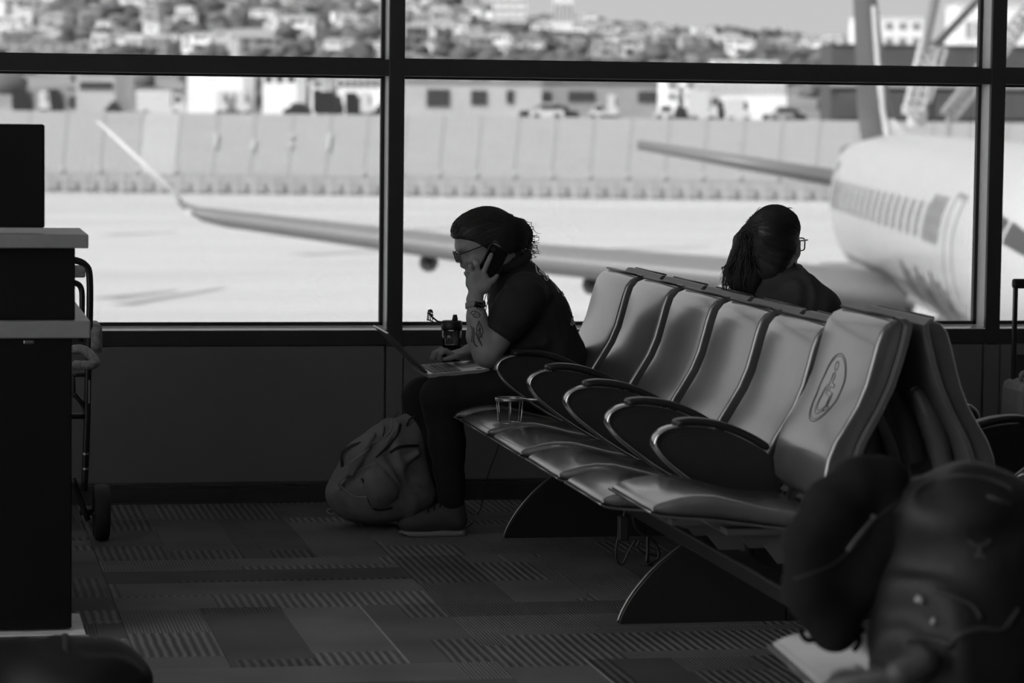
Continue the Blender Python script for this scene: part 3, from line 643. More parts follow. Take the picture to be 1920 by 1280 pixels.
for (r_, d_) in ((-2.9, 72.5), (2.9, 72.5), (0, 56.5)):
    o = mesh('gear_leg', *tube_vf([AP(d_, r_, -1.6), AP(d_, r_, GROUND - CZ + 0.5)], 0.11, 8), M_airm, pl_)
    for w in (-0.28, 0.28): mesh('gear_wheel', *loft_vf([[AP(d_ + 0.5 * math.cos(t), r_ + w + e, GROUND - CZ + 0.5 + 0.5 * math.sin(t)) for t in [k * math.pi / 8 for k in range(16)]] for e in (-.16, .16)]), M_tyre, o)
mesh('wing_light', *tube_vf([AP(76.9, tip[0] + 0.05, tip[1] + 0.1), AP(76.6, tip[0] + 0.05, tip[1] + 0.1)], 0.11, 8), M_cw, pl_)

# crane and mast beyond the tail
def lattice(name, p0, p1, w, m, parent, n=10):
    b = MB(); P0, P1 = Vector(p0), Vector(p1); dr = (P1 - P0).normalized(); sd_ = dr.cross(Vector((math.sin(YAW), math.cos(YAW), 0))).normalized() * w; bk = dr.cross(sd_).normalized() * w
    cor = [sd_ + bk, sd_ - bk, -sd_ - bk, -sd_ + bk]
    for c_ in cor: b.tube([P0 + c_, P1 + c_], w * 0.17, 5)
    for i in range(n):
        A, B = P0.lerp(P1, i / n), P0.lerp(P1, (i + 1) / n)
        for q in range(4): b.tube([A + cor[q], B + cor[(q + 1) % 4]], w * 0.11, 4); b.tube([A + cor[q], A + cor[(q + 1) % 4]], w * 0.11, 4)
    return b.build(name, m, parent)
def OP(px, py, d): return OUT(rpx(px, d), d, zpx(px, py, d))
cr = empty('mobile_crane', OP(1712, 214, 150), 'pale lattice crane with dark booms right of the tail fin', 'crane')
M_cr = mat('pale_crane_paint', 0.6, 0.5)
lattice('lattice_boom', OP(1706, 205, 150), OP(1732, 84, 150), 0.42, M_cr, cr, 7)
lattice('lattice_boom', OP(1752, 90, 150), OP(1722, 190, 150), 0.32, M_cr, cr, 6)
mesh('boom', *tube_vf([OP(1724, 92, 149.5), OP(1744, -20, 149.5)], [0.20, 0.26], 8), M_airm, cr)
mesh('boom', *tube_vf([OP(1744, 86, 149), OP(1836, -14, 149)], [0.20, 0.17], 8), M_dk, cr)
mesh('cab', *box_vf(OP(1700, 214, 150) - Vector((0, 0, 0)), OP(1726, 198, 150) + Vector((0, 1.5, 0))), M_cr, cr)
mesh('mast_base', *tube_vf([OP(1712, 236, 150.5), OP(1712, 205, 150.5)], 0.5, 8), M_cr, cr)
lc = empty('conveyor_truss', OP(1772, 222, 140), 'grey inclined lattice truss crossing the second mullion', 'truss')
lattice('lattice_arm', OP(1772, 216, 140), OP(1926, 12, 140), 0.34, M_cg, lc, 16)
mesh('handrail', *tube_vf([OP(1758, 214, 140), OP(1850, 120, 140)], 0.08, 6), M_cg, lc)
mesh('lower_leg', *tube_vf([OP(1772, 216, 140), OP(1770, 262, 140)], 0.14, 6), M_cg, lc)
# ground equipment whose shadowed edge shows just above the sill
gb = empty('ground_power_cart', at(1625, 606, Z=GROUND), 'pale ground equipment cart under the airliner beside the seats', 'cart')
c = gb.location
for (a, b_, m) in (((-1.6, -0.9, 0.45), (1.2, 0.9, 1.5), M_cg), ((-1.3, -0.7, 1.5), (0.6, 0.7, 1.75), M_w)): mesh('body' if m is M_cg else 'cover', *box_vf(c + Vector(a), c + Vector(b_), 0.06), m, gb)
for (x, y) in ((-1.1, -.9), (0.8, -.9), (-1.1, .9), (0.8, .9)): mesh('wheel', *loft_vf([[c + Vector((x + .3 * math.cos(t), y + e, .3 + .3 * math.sin(t))) for t in [k * math.pi / 6 for k in range(12)]] for e in (-.1, .1)]), M_tyre, gb)
mesh('tow_bar', *tube_vf([c + Vector((-1.6, 0, .5)), c + Vector((-2.9, 0, .35))], .05, 6), M_cg, gb)

# ============================================================ BEAM SEATING
M_lea = mat('black_leather', 0.088, 0.34, spec=1.0, var=0.18, scale=9, bump=0.10, bscale=140, coat=1.0)
M_shell = mat('black_seat_shell', 0.09, 0.42, spec=0.5)
M_panel = mat('armrest_side_panel', 0.018, 0.5, spec=0.35)
M_pad = mat('armrest_pad_rubber', 0.012, 0.42)
M_chrome = mat('polished_trim', 0.55, 0.22, 1.0, var=0.05)
M_edge = mat('satin_metal_edge', 0.30, 0.3, 1.0, var=0.05)
M_leg = mat('black_leg_paint', 0.014, 0.45)
M_stitch = mat('embossed_line', 0.07, 0.6)
PITCH_S, Y1, XM = 0.585, 11.03, 2.575
BF = [(2.345, .452), (2.330, .475), (2.325, .52), (2.334, .57), (2.352, .615), (2.380, .66), (2.410, .71), (2.433, .765), (2.448, .82), (2.461, .87), (2.473, .905), (2.490, .926), (2.513, .937)]
BR = [2.385, 2.392, 2.398, 2.408, 2.424, 2.448, 2.476, 2.501, 2.519, 2.533, 2.541, 2.544, 2.543]
W_B, W_SH, W_S = 0.485, 0.535, 0.482
def bfront(z): return float(np.interp(z, [p[1] for p in BF], [p[0] for p in BF]))
def seat_meshes(mir):
    """meshes of one seat with y from 0 (far edge) to minus; mirrored for the row that faces away"""
    sx_ = (lambda x: 2 * XM - x) if mir else (lambda x: x)
    out = {}
    def keep(key, V, Fc, m, smooth=True):
        o = mesh(key, [(sx_(v[0]), v[1], v[2]) for v in V], Fc, m, None, smooth); fix_normals(o); out[key] = o.data; bpy.data.objects.remove(o)
    # backrest cushion
    rings = []
    for i, ((fx, z), bx_) in enumerate(zip(BF, BR)):
        hw = W_B / 2 - (0.012 if i in (0, len(BF) - 1) else 0.0); dep = bx_ - fx; rc = min(dep * 0.45, 0.011); ring = []
        def cr(v): return fx + 0.010 * (v / hw) ** 2
        for k in range(13): v = -(hw - rc) + 2 * (hw - rc) * k / 12; ring.append((cr(v), v))
        e0 = cr(hw - rc)
        for k in range(1, 6): t = math.pi / 2 * k / 6; ring.append((e0 + rc - rc * math.cos(t), hw - rc + rc * math.sin(t)))
        ring += [(e0 + rc, hw), (bx_ - 0.004, hw), (bx_, hw - 0.004), (bx_, -(hw - 0.004)), (bx_ - 0.004, -hw), (e0 + rc, -hw)]
        for k in range(5, 0, -1): t = math.pi / 2 * k / 6; ring.append((e0 + rc - rc * math.cos(t), -(hw - rc + rc * math.sin(t))))
        ring = [(x_, -W_B / 2 + v_ + 0.002, z) for x_, v_ in ring]
        rings.append(ring)
    keep('backrest', *loft_vf(rings), M_lea)
    # hard shell behind it
    V = []; ys = [-W_SH + 0.022 + W_SH * k / 8 for k in range(9)]
    sh = [(BR[i] + 0.001, BF[i][1]) for i in range(len(BF))]; sh[-1] = (2.528, .943); sh = [(2.36, .43)] + sh
    rings = [[(x, y, z) for y in ys] + [(x + 0.014, y, z) for y in reversed(ys)] for x, z in sh]
    keep('back_shell', *loft_vf(rings), M_shell, False)
    b = MB(); b.tube([(2.44, 0, .52), (2.47, 0, .62), (2.505, 0, .70), (2.535, 0, .745)], [0.03, 0.034, 0.03, 0.012], 8, sub=4); keep('shell_rib', b.V, b.F, M_shell)
    b = MB(); b.tube([(2.520, -0.01, .943), (2.520, -W_B + 0.012, .943)], 0.0035, 6); keep('piping', b.V, b.F, M_pad)
    # seat cushion
    SX = [1.872, 1.878, 1.890, 1.910, 1.945, 1.99, 2.04, 2.10, 2.16, 2.22, 2.28, 2.33, 2.345]
    ST = [.447, .454, .460, .4665, .4755, .4825, .481, .467, .451, .439, .432, .430, .424]
    SB = [.440, .437, .434, .431, .428, .424, .420, .412, .404, .396, .391, .392, .398]
    rings = []
    for x, t_, b_ in zip(SX, ST, SB):
        hz = (t_ - b_) / 2; wv = W_S / 2 * (0.965 if x < 1.9 else 1.0); ring = []
        for (u, v) in rrect(0, 0, wv, hz, min(hz * 0.92, 0.028), 5):
            dish = -0.010 * math.cos(u / wv * math.pi / 2) if v > 0 and 1.95 < x < 2.32 else 0
            ring.append((x, -W_S / 2 + u - 0.0, b_ + hz + v + dish))
        rings.append(ring)
    keep('seat', *loft_vf(rings), M_lea)
    rings = [[(x, 0.004, z - 0.001), (x, -W_S - 0.004, z - 0.001), (x, -W_S - 0.004, z - 0.007), (x, 0.004, z - 0.007)] for x, z in zip([1.866] + SX[1:], [.4435] + SB[1:])]
    keep('seat_pan', *loft_vf(rings), M_shell, False)
    b = MB(); b.tube([(1.867, 0.003, .4395), (1.867, -W_S - 0.003, .4395)], 0.0032, 6); keep('front_edge_trim', b.V, b.F, M_edge)
    # bracket under the seat: scalloped plates down to the beam
    b = MB()
    for yy in (-0.10, -W_S + 0.10):
        ol = [(2.02, .412), (2.34, .388), (2.36, .30), (2.30, .285), (2.24, .285), (2.20, .335), (2.12, .36), (2.06, .385)]
        b.add(*prism_vf(ol, 'Y', yy - 0.008, yy + 0.008))
    b.box((2.08, -W_S + 0.03, .372), (2.33, -0.03, .388)); keep('bracket', b.V, b.F, M_shell, False)
    b = MB(); b.add(*prism_vf([(2.335, .42), (2.385, .42), (2.40, .50), (2.37, .50)], 'Y', -W_B + 0.10, -W_B + 0.13)); b.add(*prism_vf([(2.335, .42), (2.385, .42), (2.40, .50), (2.37, .50)], 'Y', -0.13, -0.10)); b.box((2.30, -W_B + 0.05, .398), (2.37, -0.05, .425)); keep('back_bracket', b.V, b.F, M_edge, False)
    # armrest
    ol = catmull([(2.012, .600, 0), (2.003, .618, 0), (2.012, .640, 0), (2.035, .654, 0), (2.08, .661, 0), (2.15, .657, 0), (2.22, .640, 0), (2.29, .607, 0), (2.34, .572, 0), (2.362, .535, 0), (2.355, .47, 0), (2.30, .425, 0), (2.235, .432, 0), (2.17, .468, 0), (2.10, .516, 0), (2.045, .560, 0)], 3, True)
    ol2 = [(p.x, p.y) for p in ol]
    keep('armrest', *prism_vf(ol2, 'Y', -0.019, 0.019), M_panel, False)
    inner = [(2.17 + (p[0] - 2.17) * 0.90, .555 + (p[1] - .555) * 0.82) for p in ol2]
    b = MB(); b.add(*prism_vf(inner, 'Y', -0.0215, -0.018)); b.add(*prism_vf(inner, 'Y', 0.018, 0.0215)); keep('panel_inset', b.V, b.F, M_panel, False)
    path = [(2.262, 0, .418), (2.20, 0, .450), (2.135, 0, .490), (2.08, 0, .530), (2.035, 0, .567), (2.006, 0, .603), (2.002, 0, .622), (2.014, 0, .643), (2.04, 0, .657), (2.075, 0, .663)]
    P = catmull(path, 5); b = MB()
    rings = []
    for i, p in enumerate(P):
        t_ = (P[min(i + 1, len(P) - 1)] - P[max(i - 1, 0)]).normalized(); nn = Vector((t_.z, 0, -t_.x))
        rings.append([p + nn * u + Vector((0, v, 0)) for u, v in rrect(0, 0, 0.0055, 0.025, 0.005, 2)])
    keep('trim', *loft_vf(rings), M_chrome)
    pp = catmull([(2.058, 0, .667), (2.10, 0, .673), (2.16, 0, .668), (2.22, 0, .652), (2.28, 0, .625), (2.325, 0, .597)], 4); rings = []
    for i, p in enumerate(pp):
        t_ = (pp[min(i + 1, len(pp) - 1)] - pp[max(i - 1, 0)]).normalized(); nn = Vector((-t_.z, 0, t_.x)); s_ = 0.55 if i in (0, len(pp) - 1) else 1.0
        rings.append([p + nn * (u * s_ + 0.003) + Vector((0, v * (0.8 if s_ < 1 else 1), 0)) for u, v in rrect(0, 0, 0.0105, 0.030, 0.009, 3)])
    keep('pad', *loft_vf(rings), M_pad)
    b = MB(); b.tube([(2.262, 0, .42), (2.275, 0, .36), (2.285, 0, .30)], 0.014, 8); keep('stem', b.V, b.F, M_leg)
    # leg: dark arched blade
    ol = [(2.060, 0.0), (2.072, .035), (2.105, .09), (2.16, .155), (2.22, .207), (2.27, .243), (2.31, .262), (2.40, .268), (XM - 0.003, .268), (XM - 0.003, 0.0)]
    o1 = catmull([(a, c_, 0) for a, c_ in ol[:8]], 3); ol3 = [(p.x, p.y) for p in o1] + ol[8:]
    keep('leg', *prism_vf(ol3, 'Y', -0.022, 0.022), M_leg, False)
    P = [(p[0] - 0.002, 0, p[1] + 0.0015) for p in ol3[:19]]; b = MB(); b.tube(P, 0.0035, 6); keep('leg_edge', b.V, b.F, M_edge)
    return out
SM = [seat_meshes(False), seat_meshes(True)]
def inst(row, me, name, world, parent=None):
    o = bpy.data.objects.new(name, me); COL.objects.link(o); o.parent = parent or row
    o.location = Vector(world) - root_off(o.parent); return o
def make_row(name, label, mir, n_seats, arms, legs, raised=(), y1=Y1):
    sm = SM[1 if mir else 0]; base = Vector((2 * XM - 2.2 if mir else 2.2, y1 - n_seats * PITCH_S / 2, 0))
    row = empty(name, base, label, 'seating')
    for k in range(n_seats):
        y = y1 - k * PITCH_S; dz = 0.056 if k in raised else 0.0
        s = inst(row, sm['seat'], 'seat', (0, y, dz)); inst(row, sm['seat_pan'], 'seat_pan', (0, y, dz), s); inst(row, sm['front_edge_trim'], 'front_edge_trim', (0, y, dz), s)
        inst(row, sm['bracket'], 'bracket', (0, y, dz)); inst(row, sm['back_bracket'], 'back_bracket', (0, y, dz))
        b = inst(row, sm['backrest'], 'backrest', (0, y + 0.012, dz)); inst(row, sm['back_shell'], 'back_shell', (0, y + 0.012, dz), b); inst(row, sm['shell_rib'], 'shell_rib', (0, y + 0.012 - 0.12, dz), b); inst(row, sm['shell_rib'], 'shell_rib', (0, y + 0.012 - W_B + 0.12, dz), b); inst(row, sm['piping'], 'piping', (0, y + 0.012, dz), b)
        row['b%d' % k] = b.name
    for k in arms:
        y = y1 - k * PITCH_S + 0.048
        a = inst(row, sm['armrest'], 'armrest', (0, y, 0))
        for q in ('panel_inset', 'trim', 'pad', 'stem'): inst(row, sm[q], q, (0, y, 0), a)
    for y in legs:
        l_ = inst(row, sm['leg'], 'leg', (0, y, 0)); inst(row, sm['leg_edge'], 'leg_edge', (0, y, 0), l_)
    ya, yb = y1 + 0.05, y1 - n_seats * PITCH_S
    X = (lambda x: 2 * XM - x) if mir else (lambda x: x)
    xa, xb = sorted((X(2.225), X(2.295))); mesh('beam', *box_vf((xa, yb, .245), (xb, ya, .292), 0.008), M_leg, row)
    return row
rowA = make_row('beam_seating', 'row of six black leather beam seats with teardrop armrests facing the counter', False, 6, (0, 1, 2, 3, 4, 5), (10.61, 8.80), (5,))
rowB = make_row('beam_seating', 'row of black beam seats turned away, backs against the first row', True, 6, (0, 1, 2, 3, 4, 5), (10.61, 8.80), (5,))
rowC = make_row('beam_seating', 'nearest beam seat at the bottom right, under the black bag and neck pillow', False, 1, (), (), (), y1=11.03)
mesh('leg', *prism_vf([(2.06, 0), (2.12, .1), (2.24, .25), (2.50, .26), (2.56, 0)], 'Y', 10.70, 10.74), M_leg, rowC)
# turn the near row a little and bring it forward
pv = Vector((1.87, 11.03, 0)); rz = math.radians(-4.4); M_ = Matrix.Rotation(rz, 4, 'Z')
rowC.rotation_euler.z = rz; rowC.location = Vector((1.722, 5.985, 0)) + M_ @ (rowC.location - pv)
for r_ in (rowA, rowB, rowC):
    names = {k: r_[k] for k in list(r_.keys()) if k[0] == 'b' and k[1:].isdigit()}
    for k in names: del r_[k]
    if r_ is rowA: back6 = bpy.data.objects[names['b5']]
# wheelchair emblem embossed on the raised seat's backrest
YC6, ZC6 = Y1 - 5 * PITCH_S - W_B / 2 + 0.014, 0.738
def emb(u, v):
    """u to the viewer's right across the back, v up along it -> world"""
    z = ZC6 + v * 0.93; return Vector((bfront(z) + 0.010 * (u / (W_B / 2)) ** 2 - 0.0003, YC6 - u, z + 0.056))
def stroke(pts, r=0.0016, closed=False, sub=0):
    q = catmull([(p[0], p[1], 0) for p in pts], sub, closed) if sub else [Vector((p[0], p[1], 0)) for p in pts]
    return tube_vf([emb(p.x, p.y) for p in q], r, 6, closed)
circ = lambda cx, cy, r, n=40, a0=0, a1=2 * math.pi: [(cx + r * math.cos(a0 + (a1 - a0) * k / n), cy + r * math.sin(a0 + (a1 - a0) * k / n)) for k in range(n + (0 if abs(a1 - a0 - 2 * math.pi) < 1e-6 else 1))]
em = MB()
em.add(*stroke(circ(0, 0, 0.098), 0.0013, True)); em.add(*stroke(circ(0, 0, 0.091), 0.0009, True))
em.add(*stroke(circ(-0.006, 0.062, 0.0135, 18), 0.0010, True))
em.add(*stroke([(-0.016, 0.040), (-0.004, 0.044), (0.004, 0.034), (0.002, 0.014), (0.030, 0.010), (0.031, 0.001), (0.004, 0.003), (0.003, -0.010), (0.036, -0.012), (0.046, -0.052), (0.058, -0.048), (0.060, -0.058), (0.040, -0.066), (0.028, -0.024), (-0.012, -0.020), (-0.018, 0.020)], 0.0010, True))
em.add(*stroke(circ(0.0, -0.030, 0.046, 26, 2.2, 5.75), 0.0010)); em.add(*stroke(circ(0.0, -0.030, 0.037, 24, 2.35, 5.6), 0.0010))
e_ = em.build('wheelchair_emblem', M_stitch, back6, True); e_['label'] = 'round wheelchair user symbol embossed on the backrest'
# cup holder rings: one at the second armrest, one at the far end
M_wire = mat('bare_wire_metal', 0.45, 0.25, 1.0)
def cup_holder(c, r, h, arm, parent):
    b = MB(); c = Vector(c); n_ = 28; ring = [c + Vector((r * math.cos(t), r * math.sin(t), 0)) for t in [k * 2 * math.pi / n_ for k in range(n_)]]
    b.tube(ring, 0.0035, 6, True); b.tube([p * 1 + Vector((0, 0, -0.004)) for p in ring], 0.0035, 6, True)
    for t in (0.5, 1.4, 2.6, 3.6, 4.6, 5.8):
        d_ = Vector((math.cos(t), math.sin(t), 0)); b.tube([c + d_ * r, c + d_ * r * 0.86 + Vector((0, 0, -h)), c + d_ * r * 0.70 + Vector((0, 0, -h - 0.004))], 0.0018, 5)
    b.tube([c + Vector((r * .74 * math.cos(t), r * .74 * math.sin(t), -h - .003)) for t in [k * 2 * math.pi / 20 for k in range(20)]], 0.0018, 5, True)
    b.tube([c + (Vector(arm) - c).normalized() * r, c.lerp(Vector(arm), 0.6), Vector(arm)], 0.0045, 6)
    return b.build('cup_holder', M_wire, parent, True)
cup_holder((1.952, 9.985, 0.561), 0.047, 0.078, (2.045, 9.912, 0.562), rowA)
cup_holder((1.900, 11.125, 0.572), 0.047, 0.078, (2.03, 11.10, 0.58), rowA)

# ============================================================ GATE COUNTER (left)
CY = 8.80
M_cnt = mat('black_laminate', 0.004, 0.6, spec=0.15, var=0.1, scale=4); M_top = mat('grey_solid_surface', 0.19, 0.42, var=0.06, scale=40); M_white = mat('white_laminate', 0.85, 0.5)
ct = empty('gate_counter', (-0.4, CY + 0.5, 0), 'black two level gate counter with grey ledges at the left edge', 'counter')
mesh('lower_body', *box_vf((-0.55, CY, 0.02), (0.437, CY + 0.85, 0.862), 0.004), M_cnt, ct)
mesh('desk_ledge', *box_vf((-0.58, CY - 0.02, 0.862), (0.489, CY + 0.87, 0.912), 0.004), M_top, ct)
mesh('upper_body', *box_vf((-0.55, CY + 0.02, 0.912), (0.447, CY + 0.40, 1.120), 0.004), M_cnt, ct)
mesh('top_ledge', *box_vf((-0.58, CY - 0.02, 1.120), (0.483, CY + 0.42, 1.160), 0.004), M_top, ct)
mesh('base_plate', *box_vf((-0.55, CY - 0.06, 0.001), (0.474, CY + 0.30, 0.012)), M_white, ct)
mesh('plinth', *box_vf((-0.55, CY - 0.14, 0.0), (0.482, CY - 0.06, 0.010)), M_top, ct)
mesh('cable_grommet', *box_vf((0.30, CY - 0.002, 0.845), (0.33, CY + 0.004, 0.856), 0.002), M_edge, ct)
mo = empty('counter_monitor', (0.15, CY + 0.16, 1.160), 'black monitor back standing on the counter top at the left edge', 'monitor')
mesh('housing', *box_vf((-0.45, CY + 0.05, 1.175), (0.362, CY + 0.11, 1.472), 0.006), M_cnt, mo)
mesh('screen', *box_vf((-0.43, CY + 0.109, 1.19), (0.345, CY + 0.113, 1.455)), M_gask, mo)
mesh('stand', *box_vf((-0.15, CY + 0.07, 1.160), (0.10, CY + 0.20, 1.178), 0.004), M_cnt, mo)

# ============================================================ PEOPLE
M_skin = mat('skin', 0.26, 0.5, spec=0.4, var=0.08, scale=30, bump=0.03, bscale=300)
M_hair = mat('dark_hair', 0.020, 0.5, spec=0.5, var=0.3, scale=60, stretch=(1, 6, 6))
M_shirt = mat('black_cotton_shirt', 0.024, 0.85, spec=0.3, var=0.15, scale=25, bump=0.15, bscale=260)
M_shirt2 = mat('charcoal_cotton_shirt', 0.040, 0.8, spec=0.3, var=0.12, scale=25, bump=0.15, bscale=260)
M_trou = mat('black_trousers', 0.014, 0.85, spec=0.3, var=0.2, scale=20, bump=0.15, bscale=260)
M_print = mat('pale_shirt_print', 0.6, 0.6)
M_ink = mat('tattoo_ink', 0.055, 0.6)
M_frame = mat('black_spectacle_frame', 0.012, 0.3)
M_lensg = glass_mat('spectacle_lens', 0.93, 0.9)
M_shoe = mat('grey_knit_shoe', 0.055, 0.75, var=0.15, scale=60, bump=0.2, bscale=400); M_sole = mat('pale_shoe_sole', 0.26, 0.6)
M_watch = mat('pale_watch_band', 0.20, 0.5); M_screen = mat('black_glass', 0.006, 0.12)
M_eye = mat('eye', 0.22, 0.2)
from mathutils.bvhtree import BVHTree
def bvh_of(o):
    bpy.context.view_layer.update(); dg = bpy.context.evaluated_depsgraph_get(); ev = o.evaluated_get(dg); me = ev.to_mesh(); mw = o.matrix_world
    V = [mw @ v.co for v in me.vertices]; P = [tuple(p.vertices) for p in me.polygons]; ev.to_mesh_clear(); return BVHTree.FromPolygons(V, P)
def on_skin(bvh, px, py, off=0.0015):
    d = (fw + rt * ((px - 960) / F) - up * ((py - 640) / F)).normalized(); h = bvh.ray_cast(Vector((0, 0, EYE)), d)
    return h[0] + h[1] * off if h[0] is not None else None
def strokes(bvh, lines, r, sub=3, off=0.0015):
    b = MB()
    for ln in lines:
        w = r
        if isinstance(ln[0], (int, float)): w = ln[0]; ln = ln[1:]
        q = [(p.x, p.y) for p in catmull([(a, c_, 0) for a, c_ in ln], sub)] if len(ln) > 2 and sub else ln
        P = [on_skin(bvh, a, c_, off) for a, c_ in q]; P = [p for p in P if p is not None]
        run = [P[0]] if P else []
        for p in P[1:]:
            if (p - run[-1]).length > 0.05:
                if len(run) > 1: b.tube(run, w, 5)
                run = []
            run.append(p)
        if len(run) > 1: b.tube(run, w, 5)
    return b
def A1(px, py, Y): return at(px, py, Y=Y)
def finger(s, pts, r0, r1, k=0.004):
    n = len(pts); s.chain(pts, [r0 + (r1 - r0) * i / (n - 1) for i in range(n)], k)

# ---------------------------------------------------------------- the caller with the laptop
p1 = empty('person', (2.25, 10.79, 0.47), 'seated person in black shirt and glasses, phone at the ear, laptop on the knees', 'person')
Yc, Yn, Yf = 10.79, 10.60, 10.97
Cc = A1(912, 452, Yc); fd = Vector((-0.918, 0, -0.396)); ud = Vector((-0.396, 0, 0.918)); sdv = Vector((0, 1, 0))
def H(f, u, s_=0.0): return Cc + fd * f + ud * u + sdv * s_
HR = Matrix((fd, sdv, ud)).transposed()
B = SDF((1.78, 10.44, 0.42), (2.48, 11.16, 1.20), 0.0042)
# head
B.ell(H(0.006, 0.022), (0.103, 0.074, 0.096), 0.01, HR)
B.ell(H(0.050, -0.050), (0.060, 0.058, 0.066), 0.03, HR)
B.ell(H(0.078, -0.095), (0.030, 0.034, 0.026), 0.025, HR)               # chin
B.ell(H(0.040, -0.088), (0.060, 0.052, 0.030), 0.03, HR)                # jaw
B.ell(H(0.094, 0.018), (0.020, 0.050, 0.016), 0.015, HR)                # brow
B.cone(H(0.098, 0.000), H(0.113, -0.046), 0.007, 0.011, 0.010)          # nose
for s_ in (-1, 1):
    B.ell(H(0.104, -0.050, s_ * 0.011), (0.010, 0.009, 0.008), 0.006, HR)
    B.ell(H(0.083, -0.038, s_ * 0.036), (0.022, 0.022, 0.018), 0.015, HR)   # cheek
    B.ell(H(0.103, -0.010, s_ * 0.031), (0.014, 0.016, 0.011), 0.010, HR, cut=True)
    B.ell(H(-0.012, -0.022, s_ * 0.077), (0.019, 0.007, 0.031), 0.006, HR); B.ell(H(-0.004, -0.018, s_ * 0.084), (0.009, 0.006, 0.017), 0.005, HR, cut=True)
B.ell(H(0.094, -0.072), (0.013, 0.024, 0.007), 0.006, HR); B.ell(H(0.092, -0.084), (0.012, 0.020, 0.007), 0.006, HR)
# neck and trunk under the shirt
nb = A1(957, 520, Yc)
B.cone(H(-0.020, -0.065), nb, 0.056, 0.062, 0.03)
B.ell(A1(978, 556, Yc), (0.095, 0.16, 0.08), 0.04); B.ell(A1(1000, 600, Yc), (0.12, 0.17, 0.11), 0.05); B.ell(A1(1014, 655, Yc), (0.12, 0.165, 0.11), 0.05)
# near arm, elbow on the thigh, forearm upright
sh_n = A1(978, 560, Yn + 0.01); el_n = A1(916, 660, Yn - 0.015); wr_n = A1(890, 562, 10.615)
B.cone(sh_n, el_n, 0.060, 0.050, 0.02); B.ell(el_n + Vector((-0.004, 0, -0.006)), (0.045, 0.040, 0.044), 0.02)
B.chain([el_n + Vector((-0.012, 0, 0.0)), A1(899, 630, 10.590), A1(894, 596, 10.60), wr_n], [0.045, 0.044, 0.034, 0.0275], 0.02)
hp = 10.628                                                              # hand plane
B.cone(wr_n, A1(893, 545, hp), 0.0265, 0.026, 0.015)
B.ell(A1(896, 530, hp), (0.046, 0.015, 0.036), 0.012); B.ell(A1(895, 518, hp), (0.040, 0.013, 0.024), 0.010); B.ell(A1(908, 538, hp - 0.004), (0.024, 0.017, 0.024), 0.012)
kn = [A1(877, 516, hp + 0.004), A1(885, 509, hp), A1(896, 506, hp - 0.002), A1(908, 508, hp)]
finger(B, [kn[3], A1(913.5, 494, hp - 0.009), A1(918.5, 483, hp - 0.010), A1(921.5, 476.5, hp - 0.006)], 0.0102, 0.0078)                 # index along the phone
finger(B, [kn[2], A1(893.5, 494, hp - 0.010), A1(890.5, 490, hp + 0.008), A1(893, 492, hp + 0.034)], 0.0100, 0.0080)                     # middle hooks the edge
finger(B, [kn[1], A1(882.5, 500, hp - 0.007), A1(882, 499, hp + 0.014), A1(886, 502, hp + 0.036)], 0.0096, 0.0078)                       # ring
finger(B, [kn[0], A1(874, 512, hp - 0.003), A1(875, 512, hp + 0.016), A1(880, 514, hp + 0.032)], 0.0088, 0.0070)                         # little
finger(B, [A1(908, 536, hp - 0.002), A1(917, 531, hp - 0.004), A1(925, 525, hp + 0.002), A1(932, 517, hp + 0.012)], 0.0135, 0.0085, 0.008)  # thumb
# far arm to the keyboard
sh_f = A1(975, 560, Yf - 0.01); el_f = A1(940, 662, Yf + 0.02); wr_f = Vector((1.985, 10.925, 0.640))
B.cone(sh_f, el_f, 0.058, 0.048, 0.02); B.chain([el_f, el_f.lerp(wr_f, 0.5), wr_f], [0.046, 0.040, 0.028], 0.02)
hb = Vector((1.940, 10.900, 0.632)); B.ell(hb, (0.044, 0.040, 0.017), 0.012); B.cone(wr_f, hb, 0.026, 0.018, 0.012)
for i, dy in enumerate((0.030, 0.010, -0.012, -0.032)):
    L_ = (0.072, 0.080, 0.074, 0.058)[i]; b0 = hb + Vector((-0.030, dy, 0.004))
    finger(B, [b0, b0 + Vector((-L_ * 0.42, 0, 0.014)), b0 + Vector((-L_ * 0.75, 0, 0.002)), b0 + Vector((-L_ * 0.86, 0, -0.018))], 0.0095, 0.0075)
finger(B, [hb + Vector((0.01, -0.034, 0)), hb + Vector((-0.016, -0.055, 0.0)), hb + Vector((-0.044, -0.060, -0.008)), hb + Vector((-0.064, -0.058, -0.012))], 0.0115, 0.008, 0.006)
body1 = B.build('body', M_skin, p1, 3)
for s_ in (-1, 1):
    c = H(0.0825, -0.012, s_ * 0.031); V, Fc = loft_vf([[c + (fd * 0 + sdv * math.cos(t) * q + ud * math.sin(t) * q) + fd * e for t in [k * math.pi / 6 for k in range(12)]] for q, e in ((0.002, 0.0095), (0.006, 0.007), (0.009, 0.0))])
    mesh('eye', V, Fc, M_eye, p1, True)
# hair: cap swept back into a short curly tail
Hh = SDF((1.86, 10.66, 0.98), (2.20, 10.92, 1.20), 0.0034)
Hh.ell(H(-0.002, 0.028), (0.108, 0.079, 0.096), 0.01, HR); Hh.ell(H(-0.045, 0.000), (0.066, 0.077, 0.088), 0.03, HR); Hh.ell(H(0.045, 0.062), (0.064, 0.066, 0.056), 0.02, HR)
Hh.ell(H(0.130, -0.060), (0.118, 0.20, 0.118), 0.008, HR, cut=True); Hh.ell(H(0.02, -0.125), (0.07, 0.2, 0.075), 0.01, HR, cut=True)
tie = A1(963, 424, Yc)
Hh.chain([H(-0.070, 0.040), tie], [0.038, 0.018], 0.02)
tail = [tie, A1(974, 424, Yc), A1(983, 437, Yc), A1(985, 452, Yc), A1(980, 463, Yc)]
Hh.chain(tail, [0.018, 0.024, 0.026, 0.022, 0.010], 0.012)
